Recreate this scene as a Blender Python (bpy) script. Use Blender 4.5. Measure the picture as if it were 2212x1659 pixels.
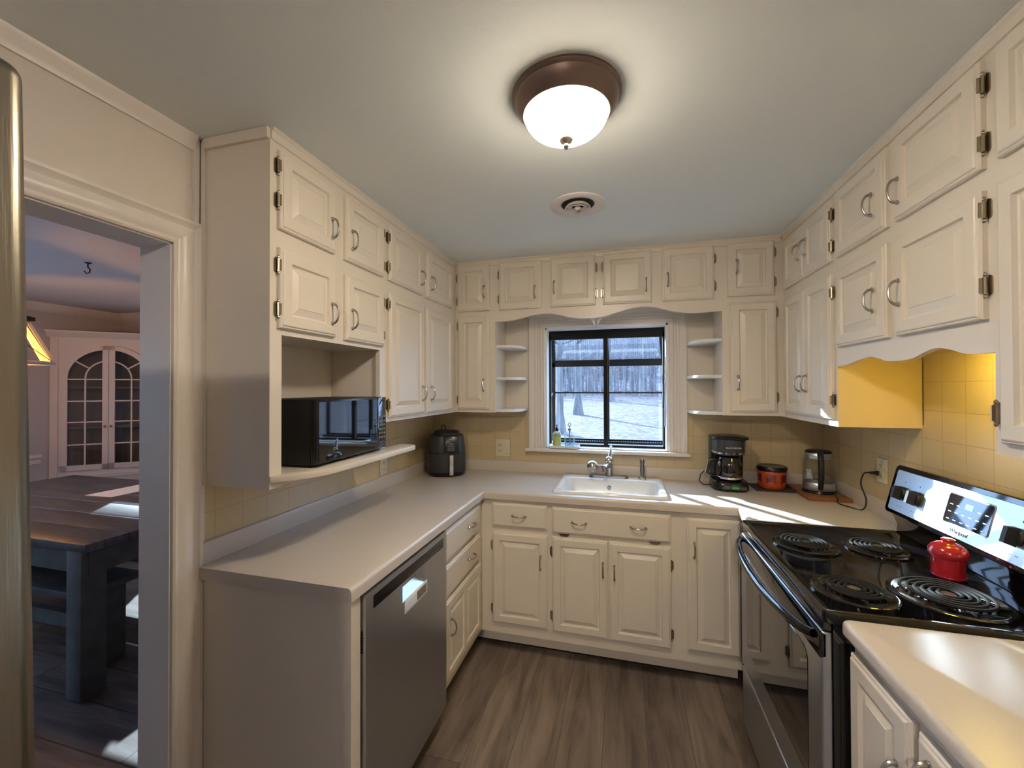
import bpy, bmesh, math, random
from mathutils import Matrix, Vector
random.seed(7)
C = bpy.context.scene.collection
for o in list(bpy.data.objects): bpy.data.objects.remove(o)
PI = math.pi
# ------------------------------------------------------------------ camera
f_px, yaw, pitch, roll = 897.76, .2637, .0095, -.0032
Rv = Vector((math.cos(yaw), math.sin(yaw), 0))
Fv = Vector((-math.sin(yaw)*math.cos(pitch), math.cos(yaw)*math.cos(pitch), math.sin(pitch)))
Uv = Rv.cross(Fv)
c_, s_ = math.cos(roll), math.sin(roll)
Rv, Uv = Rv*c_+Uv*s_, Uv*c_-Rv*s_
cam = bpy.data.cameras.new('camera'); cam.sensor_width = 36; cam.sensor_fit = 'HORIZONTAL'
cam.lens = 36*f_px/2212; cam.clip_start = .02; cam.clip_end = 500
co = bpy.data.objects.new('camera', cam); C.objects.link(co)
Mc = Matrix((Rv, Uv, -Fv)).transposed().to_4x4(); Mc.translation = Vector((1.3548, -2.804, 1.4915))
co.matrix_world = Mc
bpy.context.scene.camera = co
# ------------------------------------------------------------------ world, sun, exposure
w = bpy.data.worlds.new('world'); bpy.context.scene.world = w; w.use_nodes = True
bg = w.node_tree.nodes['Background']; bg.inputs[0].default_value = (.43, .64, 1, 1); bg.inputs[1].default_value = 4.2
sl = bpy.data.lights.new('sun', 'SUN'); sl.energy = 9; sl.angle = math.radians(.6); sl.color = (.80, .92, 1)
so = bpy.data.objects.new('sun', sl); C.objects.link(so)
sdir = Vector((.602, -.799, -.40)).normalized()
so.rotation_euler = sdir.to_track_quat('-Z', 'Y').to_euler(); so.location = (-8, 8, 6)
vs = bpy.context.scene.view_settings
vs.view_transform = 'Standard'; vs.look = 'None'; vs.gamma = 1; vs.exposure = 1.3; vs.use_curve_mapping = False
LAMP = 44; HOOD = 21; PEND = 12; BACKFILL = 120
# ------------------------------------------------------------------ materials
def nt(m):
    m.use_nodes = True; return m.node_tree.nodes, m.node_tree.links
def mat(name, col, rough=.5, metal=0, bump=0, bscale=60, coat=0, var=0, vscale=8, emis=None, es=0, spec=.5, trans=0, alpha=1, stretch=(1,1,1)):
    m = bpy.data.materials.new(name); N, L = nt(m); b = N['Principled BSDF']
    b.inputs['Base Color'].default_value = (*col, 1); b.inputs['Roughness'].default_value = rough
    b.inputs['Metallic'].default_value = metal; b.inputs['Coat Weight'].default_value = coat
    b.inputs['Specular IOR Level'].default_value = spec; b.inputs['Transmission Weight'].default_value = trans
    tc = N.new('ShaderNodeTexCoord'); mp = N.new('ShaderNodeMapping'); mp.inputs['Scale'].default_value = stretch
    L.new(tc.outputs['Object'], mp.inputs[0])
    if bump:
        n = N.new('ShaderNodeTexNoise'); n.inputs['Scale'].default_value = bscale; n.inputs['Detail'].default_value = 3
        L.new(mp.outputs[0], n.inputs['Vector'])
        bp = N.new('ShaderNodeBump'); bp.inputs['Strength'].default_value = bump; bp.inputs['Distance'].default_value = .002
        L.new(n.outputs[0], bp.inputs['Height']); L.new(bp.outputs[0], b.inputs['Normal'])
    if var:
        n = N.new('ShaderNodeTexNoise'); n.inputs['Scale'].default_value = vscale; n.inputs['Detail'].default_value = 4
        L.new(mp.outputs[0], n.inputs['Vector'])
        r = N.new('ShaderNodeValToRGB'); r.color_ramp.elements[0].position = .3; r.color_ramp.elements[1].position = .7
        r.color_ramp.elements[0].color = (*[max(0, c*(1-var)) for c in col], 1); r.color_ramp.elements[1].color = (*[min(1, c*(1+var)) for c in col], 1)
        L.new(n.outputs[0], r.inputs[0]); L.new(r.outputs[0], b.inputs['Base Color'])
    if emis:
        b.inputs['Emission Color'].default_value = (*emis, 1); b.inputs['Emission Strength'].default_value = es
    return m
def glassmat(name, tint, gl=.08, rough=.02):
    m = bpy.data.materials.new(name); N, L = nt(m); N.remove(N['Principled BSDF'])
    t = N.new('ShaderNodeBsdfTransparent'); t.inputs[0].default_value = (*tint, 1)
    g = N.new('ShaderNodeBsdfGlossy'); g.inputs['Roughness'].default_value = rough
    lw = N.new('ShaderNodeLayerWeight'); lw.inputs[0].default_value = .25
    mt = N.new('ShaderNodeMath'); mt.operation = 'MULTIPLY_ADD'; mt.inputs[1].default_value = .5; mt.inputs[2].default_value = gl
    L.new(lw.outputs['Fresnel'], mt.inputs[0])
    mx = N.new('ShaderNodeMixShader'); L.new(mt.outputs[0], mx.inputs[0]); L.new(t.outputs[0], mx.inputs[1]); L.new(g.outputs[0], mx.inputs[2])
    L.new(mx.outputs[0], N['Material Output'].inputs[0]); return m
def planks(name, cols, along, width, length, rough=.45, gap=.0025, gapcol=(.02,.015,.012), grain=14):
    m = bpy.data.materials.new(name); N, L = nt(m); b = N['Principled BSDF']
    tc = N.new('ShaderNodeTexCoord'); sx = N.new('ShaderNodeSeparateXYZ'); L.new(tc.outputs['Object'], sx.inputs[0])
    cb = N.new('ShaderNodeCombineXYZ')
    a, t = ('Y', 'X') if along == 'Y' else ('X', 'Y')
    L.new(sx.outputs[a], cb.inputs[0]); L.new(sx.outputs[t], cb.inputs[1])
    br = N.new('ShaderNodeTexBrick'); L.new(cb.outputs[0], br.inputs['Vector'])
    br.inputs['Scale'].default_value = 1; br.inputs['Brick Width'].default_value = length; br.inputs['Row Height'].default_value = width
    br.inputs['Mortar Size'].default_value = gap; br.offset = .37; br.inputs['Mortar Smooth'].default_value = .3
    br.inputs['Color1'].default_value = (0, 0, 0, 1); br.inputs['Color2'].default_value = (1, 1, 1, 1); br.inputs['Mortar'].default_value = (.5, .5, .5, 1)
    sc = N.new('ShaderNodeMapping'); sc.inputs['Scale'].default_value = (1.6, grain, 1); L.new(cb.outputs[0], sc.inputs[0])
    ad = N.new('ShaderNodeVectorMath'); ad.operation = 'MULTIPLY_ADD'; ad.inputs[1].default_value = (7, 3, 5)
    L.new(br.outputs['Color'], ad.inputs[0]); L.new(sc.outputs[0], ad.inputs[2])
    n = N.new('ShaderNodeTexNoise'); n.inputs['Scale'].default_value = 1.3; n.inputs['Detail'].default_value = 8; n.inputs['Roughness'].default_value = .6; n.inputs['Distortion'].default_value = .6
    L.new(ad.outputs[0], n.inputs['Vector'])
    r = N.new('ShaderNodeValToRGB'); E = r.color_ramp.elements
    E[0].position = .34; E[0].color = (*cols[0], 1); E[1].position = .68; E[1].color = (*cols[2], 1)
    e = E.new(.5); e.color = (*cols[1], 1)
    L.new(n.outputs[0], r.inputs[0])
    hv = N.new('ShaderNodeHueSaturation'); L.new(r.outputs[0], hv.inputs['Color'])
    mr = N.new('ShaderNodeMapRange'); mr.inputs[3].default_value = .82; mr.inputs[4].default_value = 1.18
    L.new(br.outputs['Color'], mr.inputs[0]); L.new(mr.outputs[0], hv.inputs['Value'])
    mx = N.new('ShaderNodeMix'); mx.data_type = 'RGBA'; L.new(br.outputs['Fac'], mx.inputs['Factor']); L.new(hv.outputs[0], mx.inputs['A'])
    mx.inputs['B'].default_value = (*gapcol, 1); L.new(mx.outputs['Result'], b.inputs['Base Color'])
    b.inputs['Roughness'].default_value = rough
    bp = N.new('ShaderNodeBump'); bp.inputs['Strength'].default_value = .25; bp.inputs['Distance'].default_value = .002
    L.new(n.outputs[0], bp.inputs['Height']); L.new(bp.outputs[0], b.inputs['Normal'])
    return m
def tilemat(name, axis, o, z0, col, grout):
    m = bpy.data.materials.new(name); N, L = nt(m); b = N['Principled BSDF']
    tc = N.new('ShaderNodeTexCoord'); sx = N.new('ShaderNodeSeparateXYZ'); L.new(tc.outputs['Object'], sx.inputs[0])
    cb = N.new('ShaderNodeCombineXYZ')
    a1 = N.new('ShaderNodeMath'); a1.operation = 'SUBTRACT'; a1.inputs[1].default_value = o-20*.1075; L.new(sx.outputs[axis], a1.inputs[0])
    a2 = N.new('ShaderNodeMath'); a2.operation = 'SUBTRACT'; a2.inputs[1].default_value = z0-20*.1075; L.new(sx.outputs['Z'], a2.inputs[0])
    L.new(a1.outputs[0], cb.inputs[0]); L.new(a2.outputs[0], cb.inputs[1])
    br = N.new('ShaderNodeTexBrick'); br.offset = 0; L.new(cb.outputs[0], br.inputs['Vector'])
    br.inputs['Scale'].default_value = 1; br.inputs['Brick Width'].default_value = .1075; br.inputs['Row Height'].default_value = .1075
    br.inputs['Mortar Size'].default_value = .0016; br.inputs['Mortar Smooth'].default_value = .5
    br.inputs['Color1'].default_value = (*col, 1); br.inputs['Color2'].default_value = (*[c*.96 for c in col], 1); br.inputs['Mortar'].default_value = (*grout, 1)
    L.new(br.outputs['Color'], b.inputs['Base Color']); b.inputs['Roughness'].default_value = .22
    bp = N.new('ShaderNodeBump'); bp.invert = True; bp.inputs['Strength'].default_value = .5; bp.inputs['Distance'].default_value = .002
    L.new(br.outputs['Fac'], bp.inputs['Height']); L.new(bp.outputs[0], b.inputs['Normal'])
    return m
M = {}
M['cream'] = mat('cream_cabinet_paint', (.74, .665, .56), .33, bump=.12, bscale=35, spec=.5)
M['wallp'] = mat('wall_paint', (.70, .625, .55), .6, bump=.1, bscale=200)
M['ceil'] = mat('ceiling_paint', (.78, .82, .81), .85, bump=.2, bscale=350)
M['trim'] = mat('trim_paint', (.76, .69, .62), .35)
M['white'] = mat('white_paint', (.80, .80, .78), .3)
M['counter'] = mat('laminate', (.60, .53, .46), .3, var=.03, vscale=250)
M['floor'] = planks('vinyl_plank', [(.10,.072,.055), (.185,.14,.108), (.27,.21,.165)], 'Y', .18, 1.25, rough=.38, grain=11, gap=.0012, gapcol=(.06,.045,.035))
M['dfloor'] = planks('dining_boards', [(.05,.038,.034), (.105,.082,.072), (.16,.13,.115)], 'X', .2, 1.6, rough=.4, gap=.004)
M['tile_y'] = tilemat('tile_side', 'Y', -.945, 1.508, (.60, .475, .28), (.49, .385, .225))
M['tile_x'] = tilemat('tile_back', 'X', .48, 1.508, (.60, .475, .28), (.49, .385, .225))
M['yellow'] = mat('lamplit_cream', (.68, .53, .28), .35)  # cabinet cream with the hood lamp glow mixed into the colour
M['steel'] = mat('brushed_steel', (.47, .50, .56), .33, metal=1, bump=.15, bscale=6, stretch=(60,60,1))
M['steel_l'] = mat('bright_steel', (.60, .64, .66), .36, metal=1, bump=.08, bscale=6, stretch=(1,1,60))
M['chrome'] = mat('chrome', (.75, .76, .78), .1, metal=1)
M['nickel'] = mat('brushed_nickel', (.42, .39, .35), .28, metal=1)
M['pewter'] = mat('dark_brass', (.40, .34, .25), .25, metal=1)
M['black'] = mat('black_plastic', (.008, .008, .009), .25)
M['blackm'] = mat('matte_black', (.012, .012, .013), .5)
M['enamel'] = mat('black_enamel', (.004, .004, .005), .06, coat=.3)
M['dglass'] = mat('dark_glass', (.004, .004, .005), .03, coat=.6)
M['grey_pl'] = mat('charcoal_plastic', (.028, .028, .03), .35)
M['coil'] = mat('coil_element', (.018, .017, .016), .65, spec=.12)
M['porc'] = mat('porcelain', (.82, .83, .82), .12, coat=.4)
M['red'] = mat('red_glaze', (.42, .012, .018), .2, coat=.5)
M['red2'] = mat('crimson_glaze', (.20, .012, .02), .2, coat=.5)
M['orange'] = mat('orange_glaze', (.52, .085, .02), .22, coat=.4)
M['wood_b'] = mat('board_wood', (.22, .085, .03), .45, var=.3, vscale=8, stretch=(1, 14, 1))
M['slate'] = mat('slate', (.03, .03, .032), .6)
M['bronze'] = mat('fixture_bronze', (.17, .115, .09), .38, metal=.6)
M['frame'] = mat('dark_bronze_frame', (.008, .006, .005), .55, spec=.2)
M['glass'] = glassmat('window_glass', (.95, .98, 1), .03)
M['cglass'] = glassmat('clear_glass', (.90, .93, .94), .06)
M['sglass'] = glassmat('smoky_glass', (.45, .42, .38), .08)
M['liquid'] = mat('green_soap', (.50, .54, .34), .2, trans=.5)
M['label'] = mat('pale_label', (.42, .44, .10), .5)
def domemat(name, col, lo, hi):
    # frosted dome, brightest at its bottom over the bulbs, dimmer at the rim (object z counts down from the ceiling)
    m = mat(name, (1, .95, .85), .3, emis=col, es=lo); N, L = m.node_tree.nodes, m.node_tree.links
    tc = N.new('ShaderNodeTexCoord'); sx = N.new('ShaderNodeSeparateXYZ'); L.new(tc.outputs['Object'], sx.inputs[0])
    mr = N.new('ShaderNodeMapRange'); mr.inputs[1].default_value = -.050; mr.inputs[2].default_value = -.105; mr.inputs[3].default_value = lo; mr.inputs[4].default_value = hi
    L.new(sx.outputs['Z'], mr.inputs[0]); L.new(mr.outputs[0], N['Principled BSDF'].inputs['Emission Strength']); return m
M['lamp'] = domemat('lamp_glass', (1, .86, .66), 3, LAMP)
M['hlamp'] = mat('hood_lamp', (1, .8, .3), .3, emis=(1, .72, .06), es=HOOD)
M['plamp'] = mat('pendant_bulb', (1, .6, .2), .3, emis=(1, .50, .16), es=PEND*14)
M['amber'] = mat('amber_glow', (1, .55, .1), .4, emis=(1, .48, .08), es=1.2)
M['blue'] = mat('blue_digits', (.0, .1, .9), .4, emis=(.02, .12, 1), es=2.5)
M['green'] = mat('green_digits', (.0, .3, .05), .4, emis=(.05, .5, .08), es=.08)
M['tblue'] = mat('blue_grey_paint', (.062, .068, .066), .5, var=.25, vscale=12)
M['ttop'] = mat('weathered_tabletop', (.075, .078, .092), .38, var=.4, vscale=6, stretch=(1.5, 12, 1))
M['paper'] = mat('paper', (.8, .8, .82), .6)
M['lav'] = mat('dining_wall_paint', (.52, .50, .52), .7)
M['dceil'] = mat('dining_ceiling_paint', (.62, .60, .61), .8)
M['dtrim'] = mat('dining_trim_paint', (.74, .71, .72), .45)
M['cabin'] = mat('cabinet_interior', (.26, .19, .13), .6)
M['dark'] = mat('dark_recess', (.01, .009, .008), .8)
M['plate'] = mat('outlet_cream', (.66, .60, .42), .35)
M['fridge'] = mat('warm_stainless', (.24, .21, .165), .33, metal=1, bump=.1, bscale=5, stretch=(60,60,1))
M['rubber'] = mat('black_cord', (.01, .01, .01), .5)
M['bark'] = mat('bark', (.085, .08, .08), .9, var=.35, vscale=6, stretch=(1,1,.2))
M['pbark'] = mat('pale_bark', (.20, .20, .19), .9, var=.2, vscale=6)
M['twig'] = mat('twigs', (.135, .125, .13), .9, var=.5, vscale=.6)
M['leaves'] = None
# leaf litter ground
m = bpy.data.materials.new('leaf_litter'); N, L = nt(m); b = N['Principled BSDF']; b.inputs['Roughness'].default_value = .9
tc = N.new('ShaderNodeTexCoord'); v = N.new('ShaderNodeTexVoronoi'); v.inputs['Scale'].default_value = 5; L.new(tc.outputs['Object'], v.inputs['Vector'])
n = N.new('ShaderNodeTexNoise'); n.inputs['Scale'].default_value = 1.1; n.inputs['Detail'].default_value = 10; n.inputs['Roughness'].default_value = .75; L.new(tc.outputs['Object'], n.inputs['Vector'])
r = N.new('ShaderNodeValToRGB'); E = r.color_ramp.elements; E[0].position = .35; E[0].color = (.012, .009, .010, 1); E[1].position = .7; E[1].color = (.085, .066, .07, 1)
mm = N.new('ShaderNodeMath'); mm.operation = 'MULTIPLY_ADD'; mm.inputs[1].default_value = .45
sp = N.new('ShaderNodeSeparateColor'); L.new(v.outputs['Color'], sp.inputs[0]); L.new(sp.outputs[0], mm.inputs[0])
mm2 = N.new('ShaderNodeMath'); mm2.operation = 'MULTIPLY'; mm2.inputs[1].default_value = .6; L.new(n.outputs[0], mm2.inputs[0]); L.new(mm2.outputs[0], mm.inputs[2])
L.new(mm.outputs[0], r.inputs[0]); L.new(r.outputs[0], b.inputs['Base Color']); M['leaves'] = m
M['hill'] = mat('wooded_hill', (.12, .115, .125), .95, var=.6, vscale=.9, stretch=(1,1,.45))
# ------------------------------------------------------------------ mesh helpers
class MB:
    def __init__(s): s.v = []; s.f = []
    def add(s, vs, fs, T=None):
        n = len(s.v)
        s.v += [tuple(T @ Vector(p)) if T else tuple(p) for p in vs]
        s.f += [tuple(i+n for i in q) for q in fs]; return s
    def box(s, x0, x1, y0, y1, z0, z1, T=None):
        x0, x1 = min(x0, x1), max(x0, x1); y0, y1 = min(y0, y1), max(y0, y1); z0, z1 = min(z0, z1), max(z0, z1)
        return s.add([(x0,y0,z0),(x1,y0,z0),(x1,y1,z0),(x0,y1,z0),(x0,y0,z1),(x1,y0,z1),(x1,y1,z1),(x0,y1,z1)],
                     [(0,3,2,1),(4,5,6,7),(0,1,5,4),(1,2,6,5),(2,3,7,6),(3,0,4,7)], T)
    def loft(s, rings, cap0=True, cap1=True, T=None, closed=True):
        n = len(rings[0]); vs = [p for r in rings for p in r]; fs = []
        for i in range(len(rings)-1):
            for j in range(n if closed else n-1):
                k = (j+1) % n; fs.append((i*n+j, i*n+k, (i+1)*n+k, (i+1)*n+j))
        if cap0: fs.append(tuple(range(n-1, -1, -1)))
        if cap1: fs.append(tuple((len(rings)-1)*n+j for j in range(n)))
        return s.add(vs, fs, T)
    def prism(s, poly, ax, a, b, T=None):
        # poly: list of 2d points; ax: extrude axis
        def P(u, v, w): return (w, u, v) if ax == 'x' else ((u, w, v) if ax == 'y' else (u, v, w))
        return s.loft([[P(u, v, a) for u, v in poly], [P(u, v, b) for u, v in poly]], T=T)
    def lathe(s, prof, c=(0,0,0), seg=32, T=None):
        rings = [[(c[0]+r*math.cos(2*PI*k/seg), c[1]+r*math.sin(2*PI*k/seg), c[2]+z) for k in range(seg)] for r, z in prof]
        return s.loft(rings, prof[0][0] > 1e-6, prof[-1][0] > 1e-6, T)
    def tube(s, pts, r, seg=8, T=None, closed=False):
        pts = [Vector(p) for p in pts]; n = len(pts); rings = []; prev = None
        for i, p in enumerate(pts):
            if closed: t = pts[(i+1) % n]-pts[i-1]
            else: t = pts[min(i+1, n-1)]-pts[max(i-1, 0)]
            t.normalize()
            if prev is None:
                a = Vector((0,0,1)) if abs(t.z) < .9 else Vector((1,0,0)); u = t.cross(a).normalized()
            else:
                u = (prev-t*prev.dot(t)).normalized()
            prev = u; v = t.cross(u)
            rr = r[i] if isinstance(r, (list, tuple)) else r
            rings.append([tuple(p+(u*math.cos(2*PI*k/seg)+v*math.sin(2*PI*k/seg))*rr) for k in range(seg)])
        if closed: rings.append(rings[0]); return s.loft(rings, False, False, T)
        return s.loft(rings, True, True, T)
    def cyl(s, p, q, r, seg=16, T=None): return s.tube([p, q], r, seg, T)
    def sphere(s, c, r, sc=(1,1,1), seg=20, T=None):
        prof = []
        rings = []
        for i in range(1, 10):
            a = -PI/2+PI*i/10
            rings.append([(c[0]+sc[0]*r*math.cos(a)*math.cos(2*PI*k/seg), c[1]+sc[1]*r*math.cos(a)*math.sin(2*PI*k/seg), c[2]+sc[2]*r*math.sin(a)) for k in range(seg)])
        return s.loft(rings, True, True, T)
    def mesh(s, name, m=None, bevel=0, bseg=2, smooth=35, inv=None):
        me = bpy.data.meshes.new(name)
        vs = [tuple(inv @ Vector(p)) for p in s.v] if inv else s.v
        me.from_pydata(vs, [], s.f)
        bm = bmesh.new(); bm.from_mesh(me)
        bmesh.ops.recalc_face_normals(bm, faces=bm.faces)
        if bevel:
            bm.normal_update()
            es = [e for e in bm.edges if len(e.link_faces) == 2 and e.calc_face_angle(0) > .6]
            bmesh.ops.bevel(bm, geom=es, offset=bevel, segments=bseg, profile=.5, affect='EDGES', clamp_overlap=True)
        bm.to_mesh(me); bm.free()
        if smooth:
            for p in me.polygons: p.use_smooth = True
            me.set_sharp_from_angle(angle=math.radians(smooth))
        if m: me.materials.append(m)
        return me
RM = {}
def tagp(o, label=None, cat=None, group=None, kind=None):
    if label: o['label'] = label
    if cat: o['category'] = cat
    if group: o['group'] = group
    if kind: o['kind'] = kind
    return o
def root(name, loc, rz=0, label=None, cat=None, group=None, kind=None):
    o = bpy.data.objects.new(name, None); C.objects.link(o); o.location = loc; o.rotation_euler = (0,0,rz); o.empty_display_size = .1
    RM[o] = (Matrix.Translation(Vector(loc)) @ Matrix.Rotation(rz, 4, 'Z')).inverted()
    return tagp(o, label, cat, group, kind)
def part(name, mb, m, par, world=False, bevel=0, bseg=2, smooth=35, label=None, loc=None, rot=None, kind=None):
    r = par
    while r.parent: r = r.parent
    me = mb.mesh(name, m, bevel, bseg, smooth, RM[r] if world else None)
    o = bpy.data.objects.new(name, me); C.objects.link(o); o.parent = par
    if loc: o.location = loc
    if rot: o.rotation_euler = rot
    if label: o['label'] = label
    if kind: o['kind'] = kind
    return o
def single(name, mb, m, label=None, cat=None, group=None, kind=None, bevel=0, bseg=2, smooth=35, parent=None):
    xs = [p[0] for p in mb.v]; ys = [p[1] for p in mb.v]; zs = [p[2] for p in mb.v]
    base = Vector(((min(xs)+max(xs))/2, (min(ys)+max(ys))/2, min(zs))) if kind != 'structure' else Vector((0,0,0))
    me = mb.mesh(name, m, bevel, bseg, smooth, Matrix.Translation(-base))
    o = bpy.data.objects.new(name, me); C.objects.link(o); o.location = base
    return tagp(o, label, cat, group, kind)
def struct(name, mb, m, bevel=0, smooth=35): return single(name, mb, m, kind='structure', bevel=bevel, smooth=smooth)
def inst(name, me, par, loc=(0,0,0), rot=(0,0,0), label=None):
    o = bpy.data.objects.new(name, me); C.objects.link(o); o.parent = par; o.location = loc; o.rotation_euler = rot
    if label: o['label'] = label
    return o
def text(name, s, size, m, par, loc, rot, ext=.0004, align='CENTER', shear=0):
    cu = bpy.data.curves.new('t', 'FONT'); cu.body = s; cu.size = size; cu.extrude = ext; cu.align_x = align; cu.shear = shear; cu.resolution_u = 3
    t = bpy.data.objects.new('t', cu); C.objects.link(t)
    bpy.context.view_layer.update()
    me = bpy.data.meshes.new_from_object(t.evaluated_get(bpy.context.evaluated_depsgraph_get()))
    bpy.data.objects.remove(t); me.materials.clear(); me.materials.append(m)
    return inst(name, me, par, loc, rot)
def arcpts(c, r, a0, a1, n): return [(c[0]+r*math.cos(a0+(a1-a0)*i/n), c[1]+r*math.sin(a0+(a1-a0)*i/n)) for i in range(n+1)]
# ------------------------------------------------------------------ room numbers
W, H = 2.472, 2.312
YB = -5.0                     # wall behind the camera
UB, UL, UR = -.263, .286, 2.188   # upper cabinet faces
# ------------------------------------------------------------------ room shell
struct('floor', MB().box(-.062, W+.12, YB-.12, .12, -.1, 0), M['floor'])
struct('ceiling', MB().box(-.062, W+.12, YB-.12, .12, H, H+.1), M['ceil'])
WX0, WX1, WZ0, WZ1 = .833, 1.624, 1.085, 1.90
struct('wall_back', MB().box(-.123, WX0, 0, .12, 0, H).box(WX1, W+.12, 0, .12, 0, H).box(WX0, WX1, 0, .12, 0, WZ0).box(WX0, WX1, 0, .12, WZ1, H), M['wallp'])
struct('wall_right', MB().box(W, W+.12, YB, 0, 0, H), M['wallp'])
DY0, DY1, DZ = -2.60, -1.838, 1.945
struct('wall_left', MB().box(-.123, 0, YB, DY0, 0, H).box(-.123, 0, DY1, 0, 0, H).box(-.123, 0, DY0, DY1, DZ, H), M['wallp'])
struct('wall_front', MB().box(-.123, W+.12, YB-.12, YB, 0, H), M['wallp'])
# crown strip on left wall and back of the room
def crown(mb, y0, y1): return mb.prism([(0,H),(0,H-.045),(.008,H-.045),(.012,H-.03),(.024,H-.012),(.028,H)], 'y', y0, y1)
struct('trim_1', crown(MB(), YB, -1.775), M['trim'])
# vertical strip between doorway and cabinet, above casing
struct('trim_2', MB().box(0, .012, -1.775, -1.752, 2.02, H), M['trim'])
# doorway casing
t = root('door_1', (0,-2.28,0), kind='structure')
def casing_prof(w, n=1):  # (offset from opening, thickness)
    return [(0,0),(0,.012),(.006,.016),(.012,.012),(.02,.013),(.03,.02),(.045,.021),(.06,.016),(.068,.02),(.075,.026),(w,.026),(w,0)]
cw = .084
mb = MB()
pr = casing_prof(cw)
mb.loft([[(d, DY1+o, 0) for o, d in pr], [(d, DY1+o, DZ+o) for o, d in pr], ], False, False)
mb.loft([[(d, DY1+o, DZ+o) for o, d in pr], [(d, DY0-o, DZ+o) for o, d in pr]], False, False)
mb.loft([[(d, DY0-o, DZ+o) for o, d in pr], [(d, DY0-o, 0) for o, d in pr]], False, False)
part('casing', mb, M['trim'], t, world=True)
mb = MB().box(-.125, .002, DY1-.004, DY1+.002, 0, DZ).box(-.125, .002, DY0-.002, DY0+.004, 0, DZ).box(-.125, .002, DY0, DY1, DZ-.004, DZ+.002)
part('jamb', mb, M['trim'], t, world=True)
# tile backsplash
struct('trim_3', MB().box(.006, WX0-.12, -.006, 0, .94, 1.345).box(WX1+.105, W-.006, -.006, 0, .94, 1.345).box(WX0-.12, WX1+.105, -.006, 0, .94, 1.068), M['tile_x'])
struct('trim_4', MB().box(0, .006, -1.749, 0, .94, 1.345), M['tile_y'])
struct('trim_5', MB().box(W-.006, W, -.85, 0, .94, 1.345).box(W-.006, W, -1.579, -.85, .94, 1.70).box(W-.006, W, -3.0, -1.579, .94, 1.345), M['tile_y'])
# ------------------------------------------------------------------ shared hardware meshes
def handle_mesh():
    mb = MB(); pts = []; rr = []
    n = 14
    for i in range(n+1):
        a = PI*i/n
        z = -.036*math.cos(a); y = -.002-.026*math.sin(a)**.8
        pts.append((0, y, z)); rr.append(.0034+.0016*abs(math.cos(a))**3)
    mb.tube(pts, rr, 8)
    for z in (-.036, .036): mb.sphere((0, -.003, z), .006, (1, .6, 1.3), 10)
    return mb.mesh('handle', M['nickel'])
HND = handle_mesh()
def hinge_mesh():
    mb = MB()
    mb.prism([(-.012,-.016),(-.010,-.022),(-.002,-.025),(-.002,.025),(-.010,.022),(-.012,.016)], 'y', -.0025, 0)   # leaf on the frame
    mb.cyl((0, -.008, -.021), (0, -.008, .021), .0045, 10)
    mb.box(.0, .003, -.018, -.002, -.018, .018)
    for s in (-1, 1): mb.sphere((0, -.008, s*.026), .0042, (1,1,1.3), 8)
    return mb.mesh('hinge', M['pewter'])
HNG = hinge_mesh()
def panel_rings(mb, x0, x1, z0, z1, s, y, T=None):
    def R(i, d): return [(x0+i, -d, z0+i), (x1-i, -d, z0+i), (x1-i, -d, z1-i), (x0+i, -d, z1-i)]
    return [R(s, y), R(s+.003, y-.006), R(s+.008, y-.0075), R(s+.030, y-.002), R(s+.0315, y-.0005)]
def door_mesh(w, h, panels=1, s=.043, drawer=False):
    mb = MB(); th = .020
    def R(i, d): return [(-w/2+i, -d, -h/2+i), (w/2-i, -d, -h/2+i), (w/2-i, -d, h/2-i), (-w/2+i, -d, h/2-i)]
    edge = [R(0, 0), R(0, .011), R(.003, .0145), R(.0075, .0155), R(.009, .0185), R(.012, th)]
    if drawer: mb.loft(edge); return mb.mesh('drawer', M['cream'], smooth=20)
    if panels == 1:
        rings = edge+[R(s, th), R(s+.003, th-.009), R(s+.008, th-.0105), R(s+.030, th-.002), R(s+.0315, th-.0005)]
        mb.loft(rings)
    else:
        mb.loft(edge, cap1=False)
        i = .012; xs = [-w/2+i, -w/2+s, -s*.4, s*.4, w/2-s, w/2-i]; zs = [-h/2+i, -h/2+s, h/2-s, h/2-i]
        for a in range(5):
            for b in range(3):
                if b == 1 and a in (1, 3): continue
                mb.add([(xs[a], -th, zs[b]), (xs[a+1], -th, zs[b]), (xs[a+1], -th, zs[b+1]), (xs[a], -th, zs[b+1])], [(0,1,2,3)])
        for a in (1, 3):
            def Q(k, d): return [(xs[a]+k, -d, zs[1]+k), (xs[a+1]-k, -d, zs[1]+k), (xs[a+1]-k, -d, zs[2]-k), (xs[a]+k, -d, zs[2]-k)]
            mb.loft([Q(0, th), Q(.003, th-.006), Q(.008, th-.0075), Q(.028, th-.002), Q(.0295, th-.0005)], cap0=False)
    return mb.mesh('door', M['cream'], smooth=20)
def add_door(par, x0, x1, z0, z1, y, hx, hz, hinge, name='door', panels=1, hz_list=None, hdir=0, hinges=True):
    """door in the cabinet's local frame; face frame at y; hx: handle offset from door's left edge; hinge: -1 left, 1 right, 0 none"""
    w, h = x1-x0, z1-z0
    d = inst(name, door_mesh(w, h, panels, drawer=(name == 'drawer')), par, ((x0+x1)/2, y, (z0+z1)/2))
    if hx is not None:
        for k, hxx in enumerate(hx if isinstance(hx, (list, tuple)) else [hx]):
            inst('handle', HND, d, (-w/2+hxx, -.020, -h/2+hz), (0, PI/2, 0) if hdir else (0,0,0))
    if hinge and hinges:
        for zz in (hz_list or (h*.2, h*.8)):
            inst('hinge', HNG, d, (hinge*(w/2+.0015), .0, -h/2+zz), (0,0,0) if hinge < 0 else (0,0,0)).scale = (1 if hinge < 0 else -1, 1, 1)
    return d
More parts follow.
